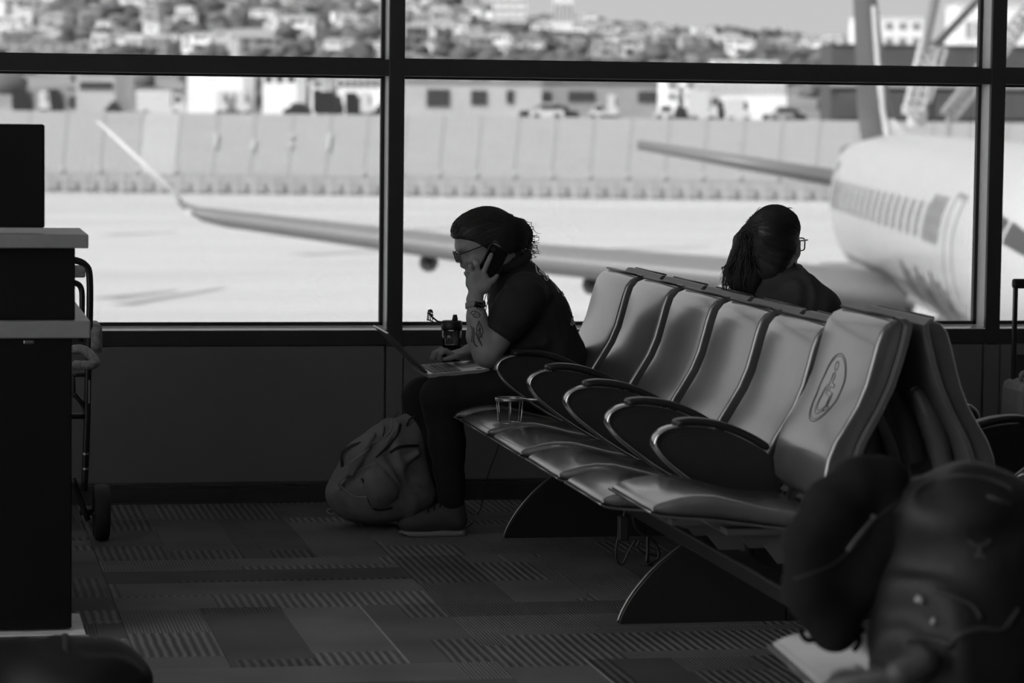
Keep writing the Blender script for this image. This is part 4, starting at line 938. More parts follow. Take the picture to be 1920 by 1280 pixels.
hair1 = Hh.build('hair', M_hair, p1, 2)
bh = bvh_of(hair1); b = MB()
def comb(b, hair, tie_, n_, dirv, tipside, r_=0.0011, ear=None):
    bh_ = bvh_of(hair); me_ = hair.data; off_ = root_off(hair.parent); nv = len(me_.vertices)
    for q in range(n_):
        st = me_.vertices[random.randrange(nv)].co + off_
        if (st - tie_).length < 0.03 or (st - tipside).length > 0.128: continue
        tg = tie_ + Vector((random.gauss(0, .006), random.gauss(0, .006), random.gauss(0, .006))); pts = []; mid_ = st.lerp(tg, 0.5); cc = tipside
        for t in (0, 0.2, 0.4, 0.6, 0.8, 1.0):
            p = st.lerp(tg, t); p = p + (p - cc).normalized() * 0.05 * math.sin(t * 3.1); h = bh_.find_nearest(p); pts.append(h[0] + h[1] * random.uniform(0.0, 0.0020))
        if ear is not None and min((p - ear).length for p in pts) < 0.046: continue
        b.tube(pts, [r_ * 0.6, r_, r_, r_, r_, r_ * 0.8], 4, sub=2)
comb(b, hair1, tie, 1300, (H(0.05, 0) - tie), H(0.0, 0.02))
for q in range(150):                                                      # loose curls of the tail
    p = Vector(random.choice(tail[1:])) + Vector((random.gauss(0, .012), random.gauss(0, .012), random.gauss(0, .012))); pts = [p]; a = random.uniform(0, 6.3); dr = Vector((random.uniform(-.2, 1), random.uniform(-.4, .4), random.uniform(-1, -.1))).normalized()
    for k in range(6): a += 1.15; p = p + dr * 0.008 + Vector((math.cos(a), 0.5 * math.sin(a * 1.3), math.sin(a))) * 0.0065; pts.append(p)
    b.tube(pts, [0.0012] * 5 + [0.0008, 0.0004], 4, sub=3)
for (pp) in ([(972, 415), (979, 413), (985, 419)], [(984, 436), (990, 437), (993, 439)], [(985, 462), (991, 467), (990, 474)], [(851, 430), (848, 436), (850, 443)], [(905, 393), (914, 391.5), (918, 394)], [(862, 415), (855, 421), (850, 430)]):
    b.tube([A1(a, c_, Yc) for a, c_ in pp], [0.0013, 0.001, 0.0004], 4, sub=4)
b.build('hair_strands', M_hair, hair1, True)
mesh('hair_tie', *tube_vf([tie + Vector((0.3 * 0.02 * math.sin(t), 0.021 * math.cos(t), 0.021 * math.sin(t))) for t in [k * math.pi / 8 for k in range(16)]], 0.0055, 6, True), M_trou, hair1, True)
# spectacles
def rim(c0, w, h_, tilt): return [c0 + sdv * u + (ud * math.cos(tilt) + fd * math.sin(tilt)) * v for u, v in rrect(0, 0, w, h_, 0.011, 4)]
gl = MB(); lens = []
for s_ in (-1, 1):
    R_ = rim(H(0.1205, -0.012, s_ * 0.034), 0.026, 0.0205, -0.10); gl.tube(R_, 0.0019, 6, True); lens.append(R_)
gl.tube([H(0.121, -0.006, -0.009), H(0.123, -0.003, 0), H(0.121, -0.006, 0.009)], 0.0016, 6)
for s_ in (-1, 1): gl.tube([H(0.119, 0.001, s_ * 0.060), H(0.112, 0.002, s_ * 0.073), H(0.05, 0.000, s_ * 0.079), H(-0.010, -0.004, s_ * 0.083), H(-0.028, -0.024, s_ * 0.082)], 0.0023, 6, sub=3)
go = gl.build('glasses', M_frame, p1, True)
for R_ in lens: mesh('lens', R_, [tuple(range(len(R_)))], M_lensg, go)
# shirt
T = SDF((1.90, 10.44, 0.44), (2.50, 11.16, 1.08), 0.0055)
T.ell(A1(976, 551, Yc), (0.116, 0.175, 0.098), 0.03); T.ell(A1(997, 590, Yc), (0.141, 0.190, 0.120), 0.06); T.ell(A1(1013, 648, Yc), (0.150, 0.190, 0.120), 0.06)
T.ell(A1(1038, 682, Yc), (0.125, 0.195, 0.085), 0.05); T.ell(A1(962, 640, Yc), (0.10, 0.17, 0.10), 0.06)
T.cone(A1(968, 520, Yc), A1(955, 500, Yc), 0.085, 0.070, 0.03)
T.chain([A1(985, 553, Yn + 0.03), A1(968, 578, Yn - 0.005), A1(946, 612, Yn - 0.012)], [0.078, 0.076, 0.071], 0.025)
T.chain([A1(975, 558, Yf - 0.03), A1(962, 585, Yf + 0.005), A1(950, 620, Yf + 0.014)], [0.078, 0.074, 0.070], 0.025)
# open the neck and the sleeve ends
T.cone(A1(951, 492, Yc), H(-0.01, -0.05), 0.060, 0.060, 0.006, cut=True)
hn = (el_n - sh_n).normalized(); T.cone(A1(937, 626, Yn - 0.014) + hn * 0.075, A1(937, 626, Yn - 0.014) + hn * 0.20, 0.085, 0.10, 0.006, cut=True)
for (a, c_, r_) in (((1072, 622, 10.70), (1020, 642, 10.60), 0.014), ((1020, 642, 10.60), (950, 662, 10.62), 0.015), ((1075, 664, 10.70), (1030, 676, 10.59), 0.014), ((985, 512, 10.66), (955, 530, 10.62), 0.010), ((1000, 515, 10.68), (950, 548, 10.58), 0.010)):
    T.cone(A1(*a), A1(*c_), r_, r_ * 0.8, 0.016)
T.wrinkle(0.0030, 55, (0.7, 0.3, 0.8))
shirt1 = T.build('shirt', M_shirt, p1, 3)
col = MB(); ring = []
for k in range(24):
    t = 2 * math.pi * k / 24; ring.append(A1(953, 505, Yc) + Vector((0.075 * math.cos(t), 0.078 * math.sin(t), 0.018 + 0.048 * math.cos(t) * 0.75)))
col.tube(ring, 0.011, 8, True, flat=1.6); col.build('collar', M_shirt, shirt1, True)
bs = bvh_of(shirt1)
def Q8(*l): return [((975 + x / 8), (475 + y / 8)) for x, y in l]
PRL = [[0.0022] + Q8((232, 175), (240, 225), (255, 280), (290, 315), (318, 318)), [0.0050] + Q8((285, 265), (330, 290), (365, 330)), [0.0046] + Q8((330, 250), (375, 290), (405, 345), (415, 385)), [0.0018] + Q8((415, 385), (405, 410), (378, 395), (360, 350)),
    [0.0022] + Q8((440, 325), (480, 370), (525, 412)), [0.0020] + Q8((470, 420), (492, 445), (515, 462)), [0.0014] + Q8((525, 480), (560, 540), (585, 588)), [0.0024] + Q8((575, 462), (600, 495), (612, 540), (640, 570)), [0.0026] + Q8((622, 565), (640, 610), (668, 618), (685, 590), (676, 560)),
    [0.0024] + Q8((640, 622), (662, 660), (690, 650)), [0.0060] + Q8((700, 680), (725, 720), (745, 750)), [0.0018] + Q8((738, 828), (755, 865), (772, 900)), [0.0016] + Q8((768, 800), (785, 850)), [0.0020] + Q8((800, 940), (780, 985), (770, 1010)), [0.0030] + Q8((752, 1050), (775, 1072), (800, 1050), (825, 1058), (838, 1035)), [0.0022] + Q8((770, 1030), (800, 1028), (828, 1020))]
pr = strokes(bs, [[l[0] * 1.15] + l[1:] for l in PRL], 0.002, 3, 0.0012)
po = pr.build('shirt_print', M_print, shirt1, True); po['label'] = 'pale curling lettering printed down the back'
bk_ = strokes(bs, [[0.0010, (912, 613), (930, 618), (960, 625), (984, 629)], [0.0008, (945, 545), (925, 572), (912, 604)]], 0.001); 
if bk_.V: bk_.build('hem_stitch', M_shirt2, shirt1, True)
# striped lanyard edges in front of the chest
lan = MB()
for (x0, y0, x1, y1) in ((908, 546, 905, 575), (913, 548, 906, 577), (918, 551, 908, 597)): lan.tube([A1(x0, y0, 10.70), A1((x0 + x1) / 2 - 1, (y0 + y1) / 2, 10.69), A1(x1, y1, 10.69)], 0.0016, 5, sub=3)
lan.build('lanyard', M_print, p1, True)
# tattoo and watch on the near forearm
bb_ = bvh_of(body1)
def Q8b(*l): return [((865 + x / 8), (540 + y / 8)) for x, y in l]
tat = [[0.0016] + Q8b((195, 225), (225, 275), (245, 320)), [0.0014] + Q8b((265, 320), (285, 305), (300, 325), (280, 340)), [0.0018] + Q8b((140, 370), (175, 345), (215, 350), (200, 385), (150, 385), (140, 370)), [0.0018] + Q8b((205, 350), (245, 365), (280, 390), (270, 430), (220, 440), (180, 420), (200, 390)), [0.0014] + Q8b((165, 400), (200, 430), (240, 400), (280, 405)),
       [0.0020] + Q8b((265, 490), (240, 560), (225, 640), (230, 700)), [0.0020] + Q8b((265, 490), (290, 550), (320, 620), (315, 690), (260, 760), (235, 740)), [0.0030] + Q8b((280, 600), (272, 640), (290, 640)), [0.0018] + Q8b((135, 560), (160, 610), (165, 700), (150, 800)), [0.0030] + Q8b((180, 600), (190, 680), (185, 760), (200, 840), (240, 880))]
for k in range(9): tat.append([0.0014] + Q8b((150, 580 + 28 * k), (178, 590 + 28 * k), (200, 610 + 26 * k)))
for k in range(7): tat.append([0.0020] + Q8b((205 + 12 * k, 680 + 24 * k), (245 + 10 * k, 700 + 24 * k), (262 + 8 * k, 790 + 14 * k)))
for k in range(6): tat.append([0.0014] + Q8b((235 + 8 * k, 640 + 20 * k), (260 + 8 * k, 625 + 22 * k), (290 + 6 * k, 650 + 20 * k)))
for k in range(5): tat.append([0.0012] + Q8b((250 + 2 * k, 520 + 22 * k), (266, 530 + 22 * k), (284 + 3 * k, 522 + 22 * k)))
tt = strokes(bb_, tat, 0.0016, 3, -0.0003).build('tattoo', M_ink, p1, True); tt['label'] = 'dark floral tattoo on the bare forearm'
ax = (A1(894, 596, 10.60) - wr_n).normalized(); wc = A1(891.5, 571.5, 10.6125); e1 = ax.cross(Vector((0, 1, 0))).normalized(); e2 = ax.cross(e1)
wrings = [[wc + ax * a + (e1 * math.cos(t) * q + e2 * math.sin(t) * q) for t in [k * math.pi / 12 for k in range(24)]] for a, q in ((-0.011, 0.0335), (-0.009, 0.0365), (0.009, 0.0372), (0.011, 0.0340))]
wo = mesh('watch', *loft_vf(wrings, True, False), M_watch, p1, True)
fcn = on_skin(bb_, 896, 572, 0.0075); M_wf = Matrix.Translation(fcn) @ Matrix.Rotation(math.radians(8), 4, 'Y')
V, Fc = box_vf((-0.015, -0.004, -0.010), (0.015, 0.004, 0.010), 0.003); mesh('watch_face', [M_wf @ Vector(v) for v in V], Fc, M_screen, wo, True)
# trousers
L = SDF((1.60, 10.48, 0.06), (2.46, 11.10, 0.70), 0.0065)
L.ell(A1(1050, 698, Yc), (0.120, 0.185, 0.095), 0.03)
kn_n = A1(828, 744, 10.64); an_n = A1(846, 932, 10.68); kn_f = A1(793, 745, 10.94); an_f = A1(800, 925, 10.95)
L.chain([A1(1045, 716, 10.69), A1(930, 735, 10.66), kn_n], [0.098, 0.088, 0.075], 0.03); L.chain([kn_n, A1(838, 830, 10.66), an_n], [0.074, 0.064, 0.050], 0.02)
L.chain([A1(1040, 716, 10.90), A1(910, 735, 10.93), kn_f], [0.098, 0.088, 0.074], 0.03); L.chain([kn_f, A1(798, 830, 10.95), an_f], [0.073, 0.062, 0.048], 0.02)
L.wrinkle(0.0028, 60, (0.2, 0.2, 1.0))
L.build('trousers', M_trou, p1, 3)
# shoes
def shoe(ank, Yv, toe_x, heel_x, parent):
    s = SDF((toe_x - 0.05, Yv - 0.09, -0.01), (heel_x + 0.06, Yv + 0.09, 0.17), 0.005); L_ = heel_x - toe_x
    s.chain([Vector((toe_x + 0.040, Yv, 0.042)), Vector((toe_x + 0.10, Yv, 0.048)), Vector((heel_x - 0.05, Yv, 0.055))], [0.024, 0.034, 0.034], 0.02)
    s.cone((heel_x - 0.05, Yv, 0.055), (heel_x - 0.058, Yv, 0.115), 0.038, 0.038, 0.02); s.cone((toe_x + 0.11, Yv, 0.062), (heel_x - 0.07, Yv, 0.105), 0.026, 0.034, 0.02)
    s.ell((toe_x + 0.06, Yv, 0.040), (0.058, 0.040, 0.024), 0.02)
    o = s.build('shoe', M_shoe, parent, 2)
    ol = [(toe_x + 0.004, 0.0), (toe_x + 0.02, 0.032), (toe_x + 0.07, 0.043), (toe_x + 0.15, 0.041), (heel_x, 0.032), (heel_x + 0.005, 0.0)]
    ring = []
    for k in range(24):
        t = 2 * math.pi * k / 24; x = (toe_x + heel_x) / 2 - 0.002 + math.cos(t) * L_ * 0.475; w = float(np.interp((x - toe_x) / L_, [0, .1, .3, .6, .9, 1], [.018, .032, .040, .032, .032, .018])); ring.append((x, Yv + math.sin(t) * w / max(abs(math.sin(t)), 0.55) * 0.9 if False else Yv + (1 if math.sin(t) >= 0 else -1) * w * min(1, abs(math.sin(t)) * 1.8)))
    mesh('sole', *loft_vf([[Vector((x, y, z + (0.012 if (x - toe_x) < 0.03 and z < 0.01 else 0))) for x, y in ring] for z in (0.001, 0.010, 0.018)]), M_sole, o, True)
    lc_ = MB()
    for k in range(4): x = toe_x + 0.105 + k * 0.022; lc_.tube([(x, Yv - 0.026, 0.088 + k * 0.009), (x + 0.006, Yv, 0.099 + k * 0.011), (x, Yv + 0.026, 0.088 + k * 0.009)], 0.0028, 5, sub=3)
    lc_.build('laces', M_trou, o, True)
shoe(an_n, 10.685, at(746, 975, Y=10.68).x, at(746, 975, Y=10.68).x + 0.262, p1)
shoe(an_f, 10.960, at(742, 955, Y=10.96).x, at(742, 955, Y=10.96).x + 0.262, p1)

# ---------------------------------------------------------------- the person with the ponytail in the other row
p2 = empty('person', (2.88, 9.78, 0.47), 'person with long ponytail and glasses seen from behind, chin on hand', 'person')
Y2 = 9.80; C2 = at(1453, 452, Y=Y2); ya = math.radians(54); tl = -0.06
fd2 = Vector((math.cos(ya) * math.cos(tl), math.sin(ya) * math.cos(tl), math.sin(tl))); sd2 = Vector((math.sin(ya), -math.cos(ya), 0)); ud2 = sd2.cross(fd2)
def G(f, u, s_=0.0): return C2 + fd2 * f + ud2 * u + sd2 * s_
GR = Matrix((fd2, sd2, ud2)).transposed()
B = SDF((2.60, 9.50, 0.50), (3.30, 10.16, 1.24), 0.0045)
B.ell(G(0.006, 0.016), (0.098, 0.076, 0.096), 0.01, GR); B.ell(G(0.046, -0.050), (0.060, 0.060, 0.066), 0.03, GR); B.ell(G(0.074, -0.098), (0.030, 0.034, 0.026), 0.025, GR); B.ell(G(0.036, -0.088), (0.060, 0.056, 0.034), 0.03, GR)
B.cone(G(0.094, 0.0), G(0.112, -0.044), 0.007, 0.011, 0.010); B.ell(G(0.090, -0.070), (0.014, 0.024, 0.012), 0.008, GR); B.ell(G(0.090, 0.016), (0.020, 0.050, 0.016), 0.015, GR)
for s_ in (-1, 1):
    B.ell(G(0.080, -0.038, s_ * 0.038), (0.022, 0.024, 0.020), 0.015, GR); B.ell(G(0.010, -0.020, s_ * 0.080), (0.016, 0.010, 0.032), 0.006, GR); B.ell(G(0.020, -0.014, s_ * 0.086), (0.009, 0.008, 0.019), 0.005, GR, cut=True)
B.cone(G(-0.025, -0.065), at(1458, 528, Y=Y2), 0.060, 0.066, 0.03)
B.ell(at(1470, 580, Y=Y2), (0.11, 0.16, 0.10), 0.04); B.ell(at(1478, 650, Y=Y2), (0.12, 0.16, 0.14), 0.05)
sh2 = at(1512, 562, Y=9.66); el2 = at(1574, 612, Y=9.72); wr2 = at(1524, 540, Y=9.90); hd2 = at(1502, 524, Y=9.93)
B.cone(sh2, el2, 0.036, 0.038, 0.02); B.chain([el2, el2.lerp(wr2, 0.5), wr2, hd2], [0.040, 0.036, 0.026, 0.026], 0.015)
B.ell(hd2, (0.030, 0.034, 0.032), 0.01)
for i in range(4):
    b0 = hd2 + Vector((-0.006 + 0.002 * i, -0.026 + 0.017 * i, 0.018)); finger(B, [b0, b0 + Vector((-0.006, 0, 0.026)), b0 + Vector((-0.026, 0, 0.034)), b0 + Vector((-0.040, 0, 0.020))], 0.0098, 0.0078)
finger(B, [hd2 + Vector((0.006, -0.02, 0.0)), hd2 + Vector((0.010, -0.026, 0.020)), hd2 + Vector((0.0, -0.024, 0.034))], 0.012, 0.0085)
sh2f = at(1430, 565, Y=10.0); el2f = Vector((3.02, 10.05, 0.66)); B.cone(sh2f, el2f, 0.052, 0.044, 0.02); B.chain([el2f, Vector((3.16, 9.98, 0.63)), Vector((3.26, 9.92, 0.62))], [0.042, 0.034, 0.026], 0.02)
body2 = B.build('body', M_skin, p2, 3)
Hh = SDF((2.44, 9.60, 0.86), (3.02, 10.05, 1.25), 0.0036)
Hh.ell(G(-0.004, 0.024), (0.108, 0.085, 0.097), 0.01, GR); Hh.ell(G(-0.035, -0.010), (0.068, 0.076, 0.095), 0.03, GR); Hh.ell(G(-0.045, -0.075), (0.045, 0.055, 0.060), 0.03, GR)
Hh.ell(G(0.125, -0.045), (0.112, 0.22, 0.112), 0.008, GR, cut=True); Hh.ell(G(0.06, -0.14), (0.085, 0.25, 0.085), 0.01, GR, cut=True); Hh.ell(G(0.078, -0.034, 0.065), (0.088, 0.085, 0.090), 0.008, GR, cut=True)
tie2 = at(1404, 434, Y=Y2 - 0.01); Hh.chain([G(-0.080, 0.030), tie2], [0.050, 0.020], 0.03)
tl2 = [tie2, at(1394, 452, Y=9.78), at(1386, 490, Y=9.77), at(1384, 525, Y=9.77), at(1388, 552, Y=9.77)]; Hh.chain(tl2, [0.017, 0.030, 0.036, 0.034, 0.022], 0.015)
Hh.chain([tie2, at(1404, 470, Y=9.78), at(1406, 520, Y=9.77), at(1404, 556, Y=9.77)], [0.016, 0.030, 0.034, 0.022], 0.015)
hair2 = Hh.build('hair', M_hair, p2, 2); bh = bvh_of(hair2); b = MB()
comb(b, hair2, tie2, 1500, (G(0.05, 0) - tie2), G(0.0, 0.01), ear=G(0.014, -0.025, 0.082))
for q in range(420):                                                     # long loose strands
    x0 = random.uniform(1388, 1414); x1 = random.choice((random.uniform(1352, 1392), random.uniform(1370, 1415))); yb = random.uniform(505, 560); yv = random.uniform(9.72, 9.81); w = random.uniform(-6, 6)
    pts = [at(x0, 438 + random.uniform(-3, 8), Y=yv), at(x0 + (x1 - x0) * 0.45 + w, 470, Y=yv), at(x0 + (x1 - x0) * 0.8 - w, 500, Y=yv), at(x1, yb - 8, Y=yv), at(x1 + random.uniform(-5, 7), yb, Y=yv)]
    b.tube(pts, [0.0011, 0.0011, 0.0010, 0.0008, 0.0004], 4, sub=4)
for q in range(14):
    x0 = random.uniform(1418, 1480); b.tube([at(x0, 395, Y=Y2), at(x0 + random.uniform(2, 8), 389, Y=Y2), at(x0 + random.uniform(8, 16), 391, Y=Y2)], [0.0012, 0.0009, 0.0004], 4, sub=3)
b.build('hair_strands', M_hair, hair2, True)
mesh('hair_tie', *tube_vf([tie2 + Vector((0.018 * math.cos(t), 0.02 * math.sin(t), 0.012 * math.cos(t))) for t in [k * math.pi / 8 for k in range(16)]], 0.006, 6, True), M_trou, hair2, True)
gl = MB(); lens = []
for s_ in (-1, 1):
    R_ = [G(0.118, -0.006, s_ * 0.036) + sd2 * u + ud2 * v for u, v in rrect(0, 0, 0.028, 0.021, 0.010, 4)]; gl.tube(R_, 0.0022, 6, True); lens.append(R_)
gl.tube([G(0.118, 0.0, -0.008), G(0.121, 0.002, 0), G(0.118, 0.0, 0.008)], 0.0018, 6)
for s_ in (-1, 1): gl.tube([G(0.117, 0.008, s_ * 0.064), G(0.110, 0.009, s_ * 0.076), G(0.05, 0.006, s_ * 0.082), G(0.012, 0.002, s_ * 0.084), G(-0.002, -0.022, s_ * 0.084)], 0.0024, 6, sub=3)
go = gl.build('glasses', M_frame, p2, True)
for R_ in lens: mesh('lens', R_, [tuple(range(len(R_)))], M_lensg, go)
T = SDF((2.58, 9.44, 0.42), (3.34, 10.20, 1.06), 0.006)
T.ell(at(1472, 570, Y=Y2), (0.135, 0.185, 0.100), 0.03); T.ell(at(1478, 620, Y=Y2), (0.135, 0.190, 0.14), 0.05); T.ell(at(1490, 690, Y=Y2), (0.145, 0.19, 0.13), 0.05)
T.cone(at(1462, 540, Y=Y2), at(1460, 522, Y=Y2), 0.095, 0.080, 0.03)
T.chain([at(1500, 548, Y=9.69), at(1536, 577, Y=9.67), at(1562, 602, Y=9.69)], [0.072, 0.064, 0.056], 0.025)
T.chain([at(1440, 560, Y=9.98), Vector((2.94, 10.04, 0.76))], [0.075, 0.066], 0.025)
T.cone(at(1458, 512, Y=Y2), G(0, -0.05), 0.066, 0.064, 0.006, cut=True)
T.wrinkle(0.0045, 62, (1.0, -0.4, 0.25))
shirt2 = T.build('shirt', M_shirt2, p2, 3)
ring = [at(1460, 517, Y=Y2) + Vector((0.074 * math.cos(2 * math.pi * k / 24), 0.080 * math.sin(2 * math.pi * k / 24), 0.006 - 0.012 * math.cos(2 * math.pi * k / 24))) for k in range(24)]
mesh('collar', *tube_vf(ring, 0.008, 8, True), M_shirt2, shirt2, True)
L = SDF((2.72, 9.50, 0.06), (3.56, 10.10, 0.70), 0.008)
L.ell((2.93, 9.79, 0.545), (0.12, 0.18, 0.085), 0.03)
for dy in (-0.10, 0.10): L.chain([Vector((2.95, 9.79 + dy, 0.545)), Vector((3.36, 9.79 + dy * 1.2, 0.545))], [0.092, 0.074], 0.03); L.chain([Vector((3.36, 9.79 + dy * 1.2, 0.545)), Vector((3.40, 9.79 + dy * 1.2, 0.10))], [0.072, 0.050], 0.02)
L.build('trousers', M_trou, p2, 2)
for dy in (-0.12, 0.12):
    o = mesh('shoe', *loft_vf([[Vector((x, 9.79 + dy + w * math.sin(t), 0.055 + h_ * math.cos(t))) for t in [k * math.pi / 8 for k in range(16)]] for x, w, h_ in ((3.33, .02, .03), (3.36, .038, .052), (3.44, .042, .052), (3.54, .042, .040), (3.59, .02, .025))]), M_trou, p2, True)

# ============================================================ THINGS PEOPLE BROUGHT
M_silver = mat('brushed_laptop_shell', 0.42, 0.35, 0.6, var=0.04, scale=60); M_key = mat('dark_key_cap', 0.05, 0.5); M_black = mat('matte_black_plastic', 0.012, 0.5)
# laptop on the knees: hinge along y, deck towards the person, lid leaning away
lp = empty('laptop', (1.90, 10.78, 0.575), 'open silver laptop balanced on the knees with dark keys', 'laptop')
HN = at(803, 701, Y=10.62); HFp = Vector((HN.x - 0.004, 10.935, HN.z + 0.004)); hx = (HFp - HN).normalized(); dx_ = (Vector((1, 0, 0.075)) - hx * hx.x).normalized(); nz = dx_.cross(hx).normalized()
if nz.z < 0: nz = -nz
WL, DL = (HFp - HN).length, 0.222
def LP(u, v, w=0.0): return HN + hx * (u * WL) + dx_ * (v * DL) + nz * w
def slab(u0, v0, u1, v1, w0, w1, fn=LP): 
    c_ = [fn(u, v, w) for w in (w0, w1) for (u, v) in ((u0, v0), (u1, v0), (u1, v1), (u0, v1))]
    return c_, [(3, 2, 1, 0), (4, 5, 6, 7), (0, 1, 5, 4), (1, 2, 6, 5), (2, 3, 7, 6), (3, 0, 4, 7)]
base = fix_normals(mesh('deck', *slab(0, 0, 1, 1, -0.014, 0.0), M_silver, lp))
mesh('trackpad', *slab(0.33, 0.64, 0.67, 0.95, 0.0, 0.0008), M_watch, base)
fix_normals(mesh('keyboard_well', *slab(0.05, 0.08, 0.95, 0.56, 0.0, 0.0006), M_black, base))
key = 0
for r_ in range(6):
    for c_ in range(14):
        u0 = 0.06 + c_ * 0.0632; v0 = 0.095 + r_ * 0.077
        fix_normals(mesh('key', *slab(u0 + 0.004, v0 + 0.006, u0 + 0.058, v0 + 0.068, 0.0006, 0.0022), M_key, base))
mesh('badge', *slab(0.06, 0.82, 0.16, 0.90, 0.0, 0.0008), M_black, base); mesh('badge', *slab(0.84, 0.66, 0.94, 0.71, 0.0, 0.0008), M_black, base)
ldir = (Vector((-0.715, 0, 0.70)) - hx * hx.x * -0.715).normalized(); ln = hx.cross(ldir).normalized()
def LD(u, v, w=0.0): return HN + nz * 0.002 + hx * (u * WL) + ldir * (v * 0.205) + ln * w
lid = fix_normals(mesh('lid', *slab(0, 0.02, 1, 1, -0.0025, 0.0025, LD), mat('shaded_lid_shell', 0.10, 0.4, 0.4), lp))  # lid's shade is put into its colour, darker than the silver deck
sgn = 1 if (ln.x > 0) else -1
fix_normals(mesh('screen', *slab(0.03, 0.06, 0.97, 0.95, sgn * 0.0025, sgn * 0.0031, LD), M_screen, lid))
fix_normals(mesh('lid_edge', *slab(0, 0.985, 1, 1.004, -0.0032, 0.0032, LD), M_silver, lid))
mesh('hinge', *tube_vf([LD(0.15, 0.01), LD(0.85, 0.01)], 0.006, 8), M_black, lp, True)
# phone
ph = empty('mobile_phone', at(921, 500, Y=10.655), 'black mobile phone held against the ear', 'phone')
pc = at(920, 499, Y=10.658); lax = (at(930, 468, Y=10.66) - at(899, 531, Y=10.652)).normalized(); wax = lax.cross(Vector((0, 1, 0))).normalized(); tax = wax.cross(lax)
ring = rrect(0, 0, 0.0375, 0.0755, 0.010, 4)
V, Fc = loft_vf([[pc + wax * u * q + lax * v * q2 + tax * w for u, v in ring] for w, q, q2 in ((-0.0045, 0.96, 0.98), (-0.0035, 1, 1), (0.0035, 1, 1), (0.0045, 0.96, 0.98))])
mesh('case', V, Fc, M_black, ph, True)
for s_ in (-1, 1): mesh('screen' if s_ * tax.y > 0 else 'back_glass', [pc + wax * u * 0.90 + lax * v * 0.95 + tax * s_ * 0.0048 for u, v in ring], [tuple(range(len(ring)))], M_screen, ph)
mesh('camera_bump', *tube_vf([pc + lax * 0.058 + wax * 0.02 - tax * math.copysign(0.004, tax.y), pc + lax * 0.058 + wax * 0.02 - tax * math.copysign(0.007, tax.y)], 0.009, 12), M_black, ph)
# drinking bottle standing in the far cup holder
bo = empty('drinking_bottle', (1.900, 11.125, 0.50), 'clear drinking bottle with dark flip cap and straw behind the laptop', 'bottle')
bc = Vector((1.900, 11.125, 0)); zt = at(850, 612, Y=11.12).z; z0 = 0.495; rb = 0.036
M_bot = glass_mat('clear_bottle_plastic', 0.80, 1.0)
def lathe(name, prof, m, parent, c=bc, n_=28): return mesh(name, *loft_vf([[Vector((c.x + r * math.cos(2 * math.pi * k / n_), c.y + r * math.sin(2 * math.pi * k / n_), z)) for k in range(n_)] for r, z in prof]), m, parent, True)
dxb = at(850, 640, Y=11.12).x - bc.x; bc = Vector((bc.x + dxb * 0.9, 11.125, 0)); bo.location = (bc.x, bc.y, 0.50)
lathe('bottle_wall', [(rb * 0.86, z0), (rb * 0.95, z0 + 0.01), (rb * 0.97, zt - 0.06), (rb, zt - 0.05), (rb, zt - 0.008)], M_bot, bo, bc)
lathe('water', [(rb * 0.82, z0 + 0.004), (rb * 0.9, z0 + 0.012), (rb * 0.9, zt - 0.068)], mat('water_in_bottle', 0.02, 0.05, spec=0.6), bo, bc)
lathe('cap', [(rb + 0.002, zt - 0.010), (rb + 0.003, zt - 0.006), (rb + 0.003, zt + 0.018), (rb - 0.002, zt + 0.022)], M_black, bo, bc)
lathe('neck_ring', [(rb + 0.0035, zt - 0.014), (rb + 0.0035, zt - 0.010)], M_bot, bo, bc)
mesh('spout', *tube_vf([Vector((bc.x + 0.012, bc.y, zt + 0.02)), Vector((bc.x + 0.012, bc.y, zt + 0.03)), Vector((bc.x + 0.012, bc.y, zt + 0.044))], [0.011, 0.0105, 0.007], 12), M_black, bo, True)
mesh('straw', *tube_vf([Vector((bc.x + 0.012, bc.y, z0 + 0.02)), Vector((bc.x + 0.012, bc.y, zt))], 0.005, 8), M_watch, bo, True)
cb = MB()
for w in (-0.010, 0.010):
    cb.tube([Vector((bc.x - 0.034, bc.y + w, zt + 0.016)), Vector((bc.x - 0.055, bc.y + w, zt + 0.020)), Vector((bc.x - 0.078, bc.y + w, zt + 0.040)), Vector((bc.x - 0.085, bc.y + w, zt + 0.052))], 0.0028, 6, sub=4)
for (z, r) in ((0.056, 0.010), (0.046, 0.012), (0.022, 0.013)): cb.tube([Vector((bc.x - 0.081 + r * 0.9 * math.cos(t), bc.y + r * math.sin(t), zt + z - 0.004 * math.cos(t))) for t in [k * math.pi / 8 for k in range(16)]], 0.0022, 5, True)
for t in (0.6, 1.9, 3.3, 4.6): cb.tube([Vector((bc.x - 0.081 + 0.009 * math.cos(t), bc.y + 0.010 * math.sin(t), zt + 0.056)), Vector((bc.x - 0.081 + 0.012 * math.cos(t), bc.y + 0.013 * math.sin(t), zt + 0.022))], 0.002, 5)
cb.build('flip_cap', M_black, bo, True)
lathe('cap_dome', [(0.003, zt + 0.064), (0.008, zt + 0.061), (0.010, zt + 0.055)], M_black, bo, Vector((bc.x - 0.081, bc.y, 0)), 14)

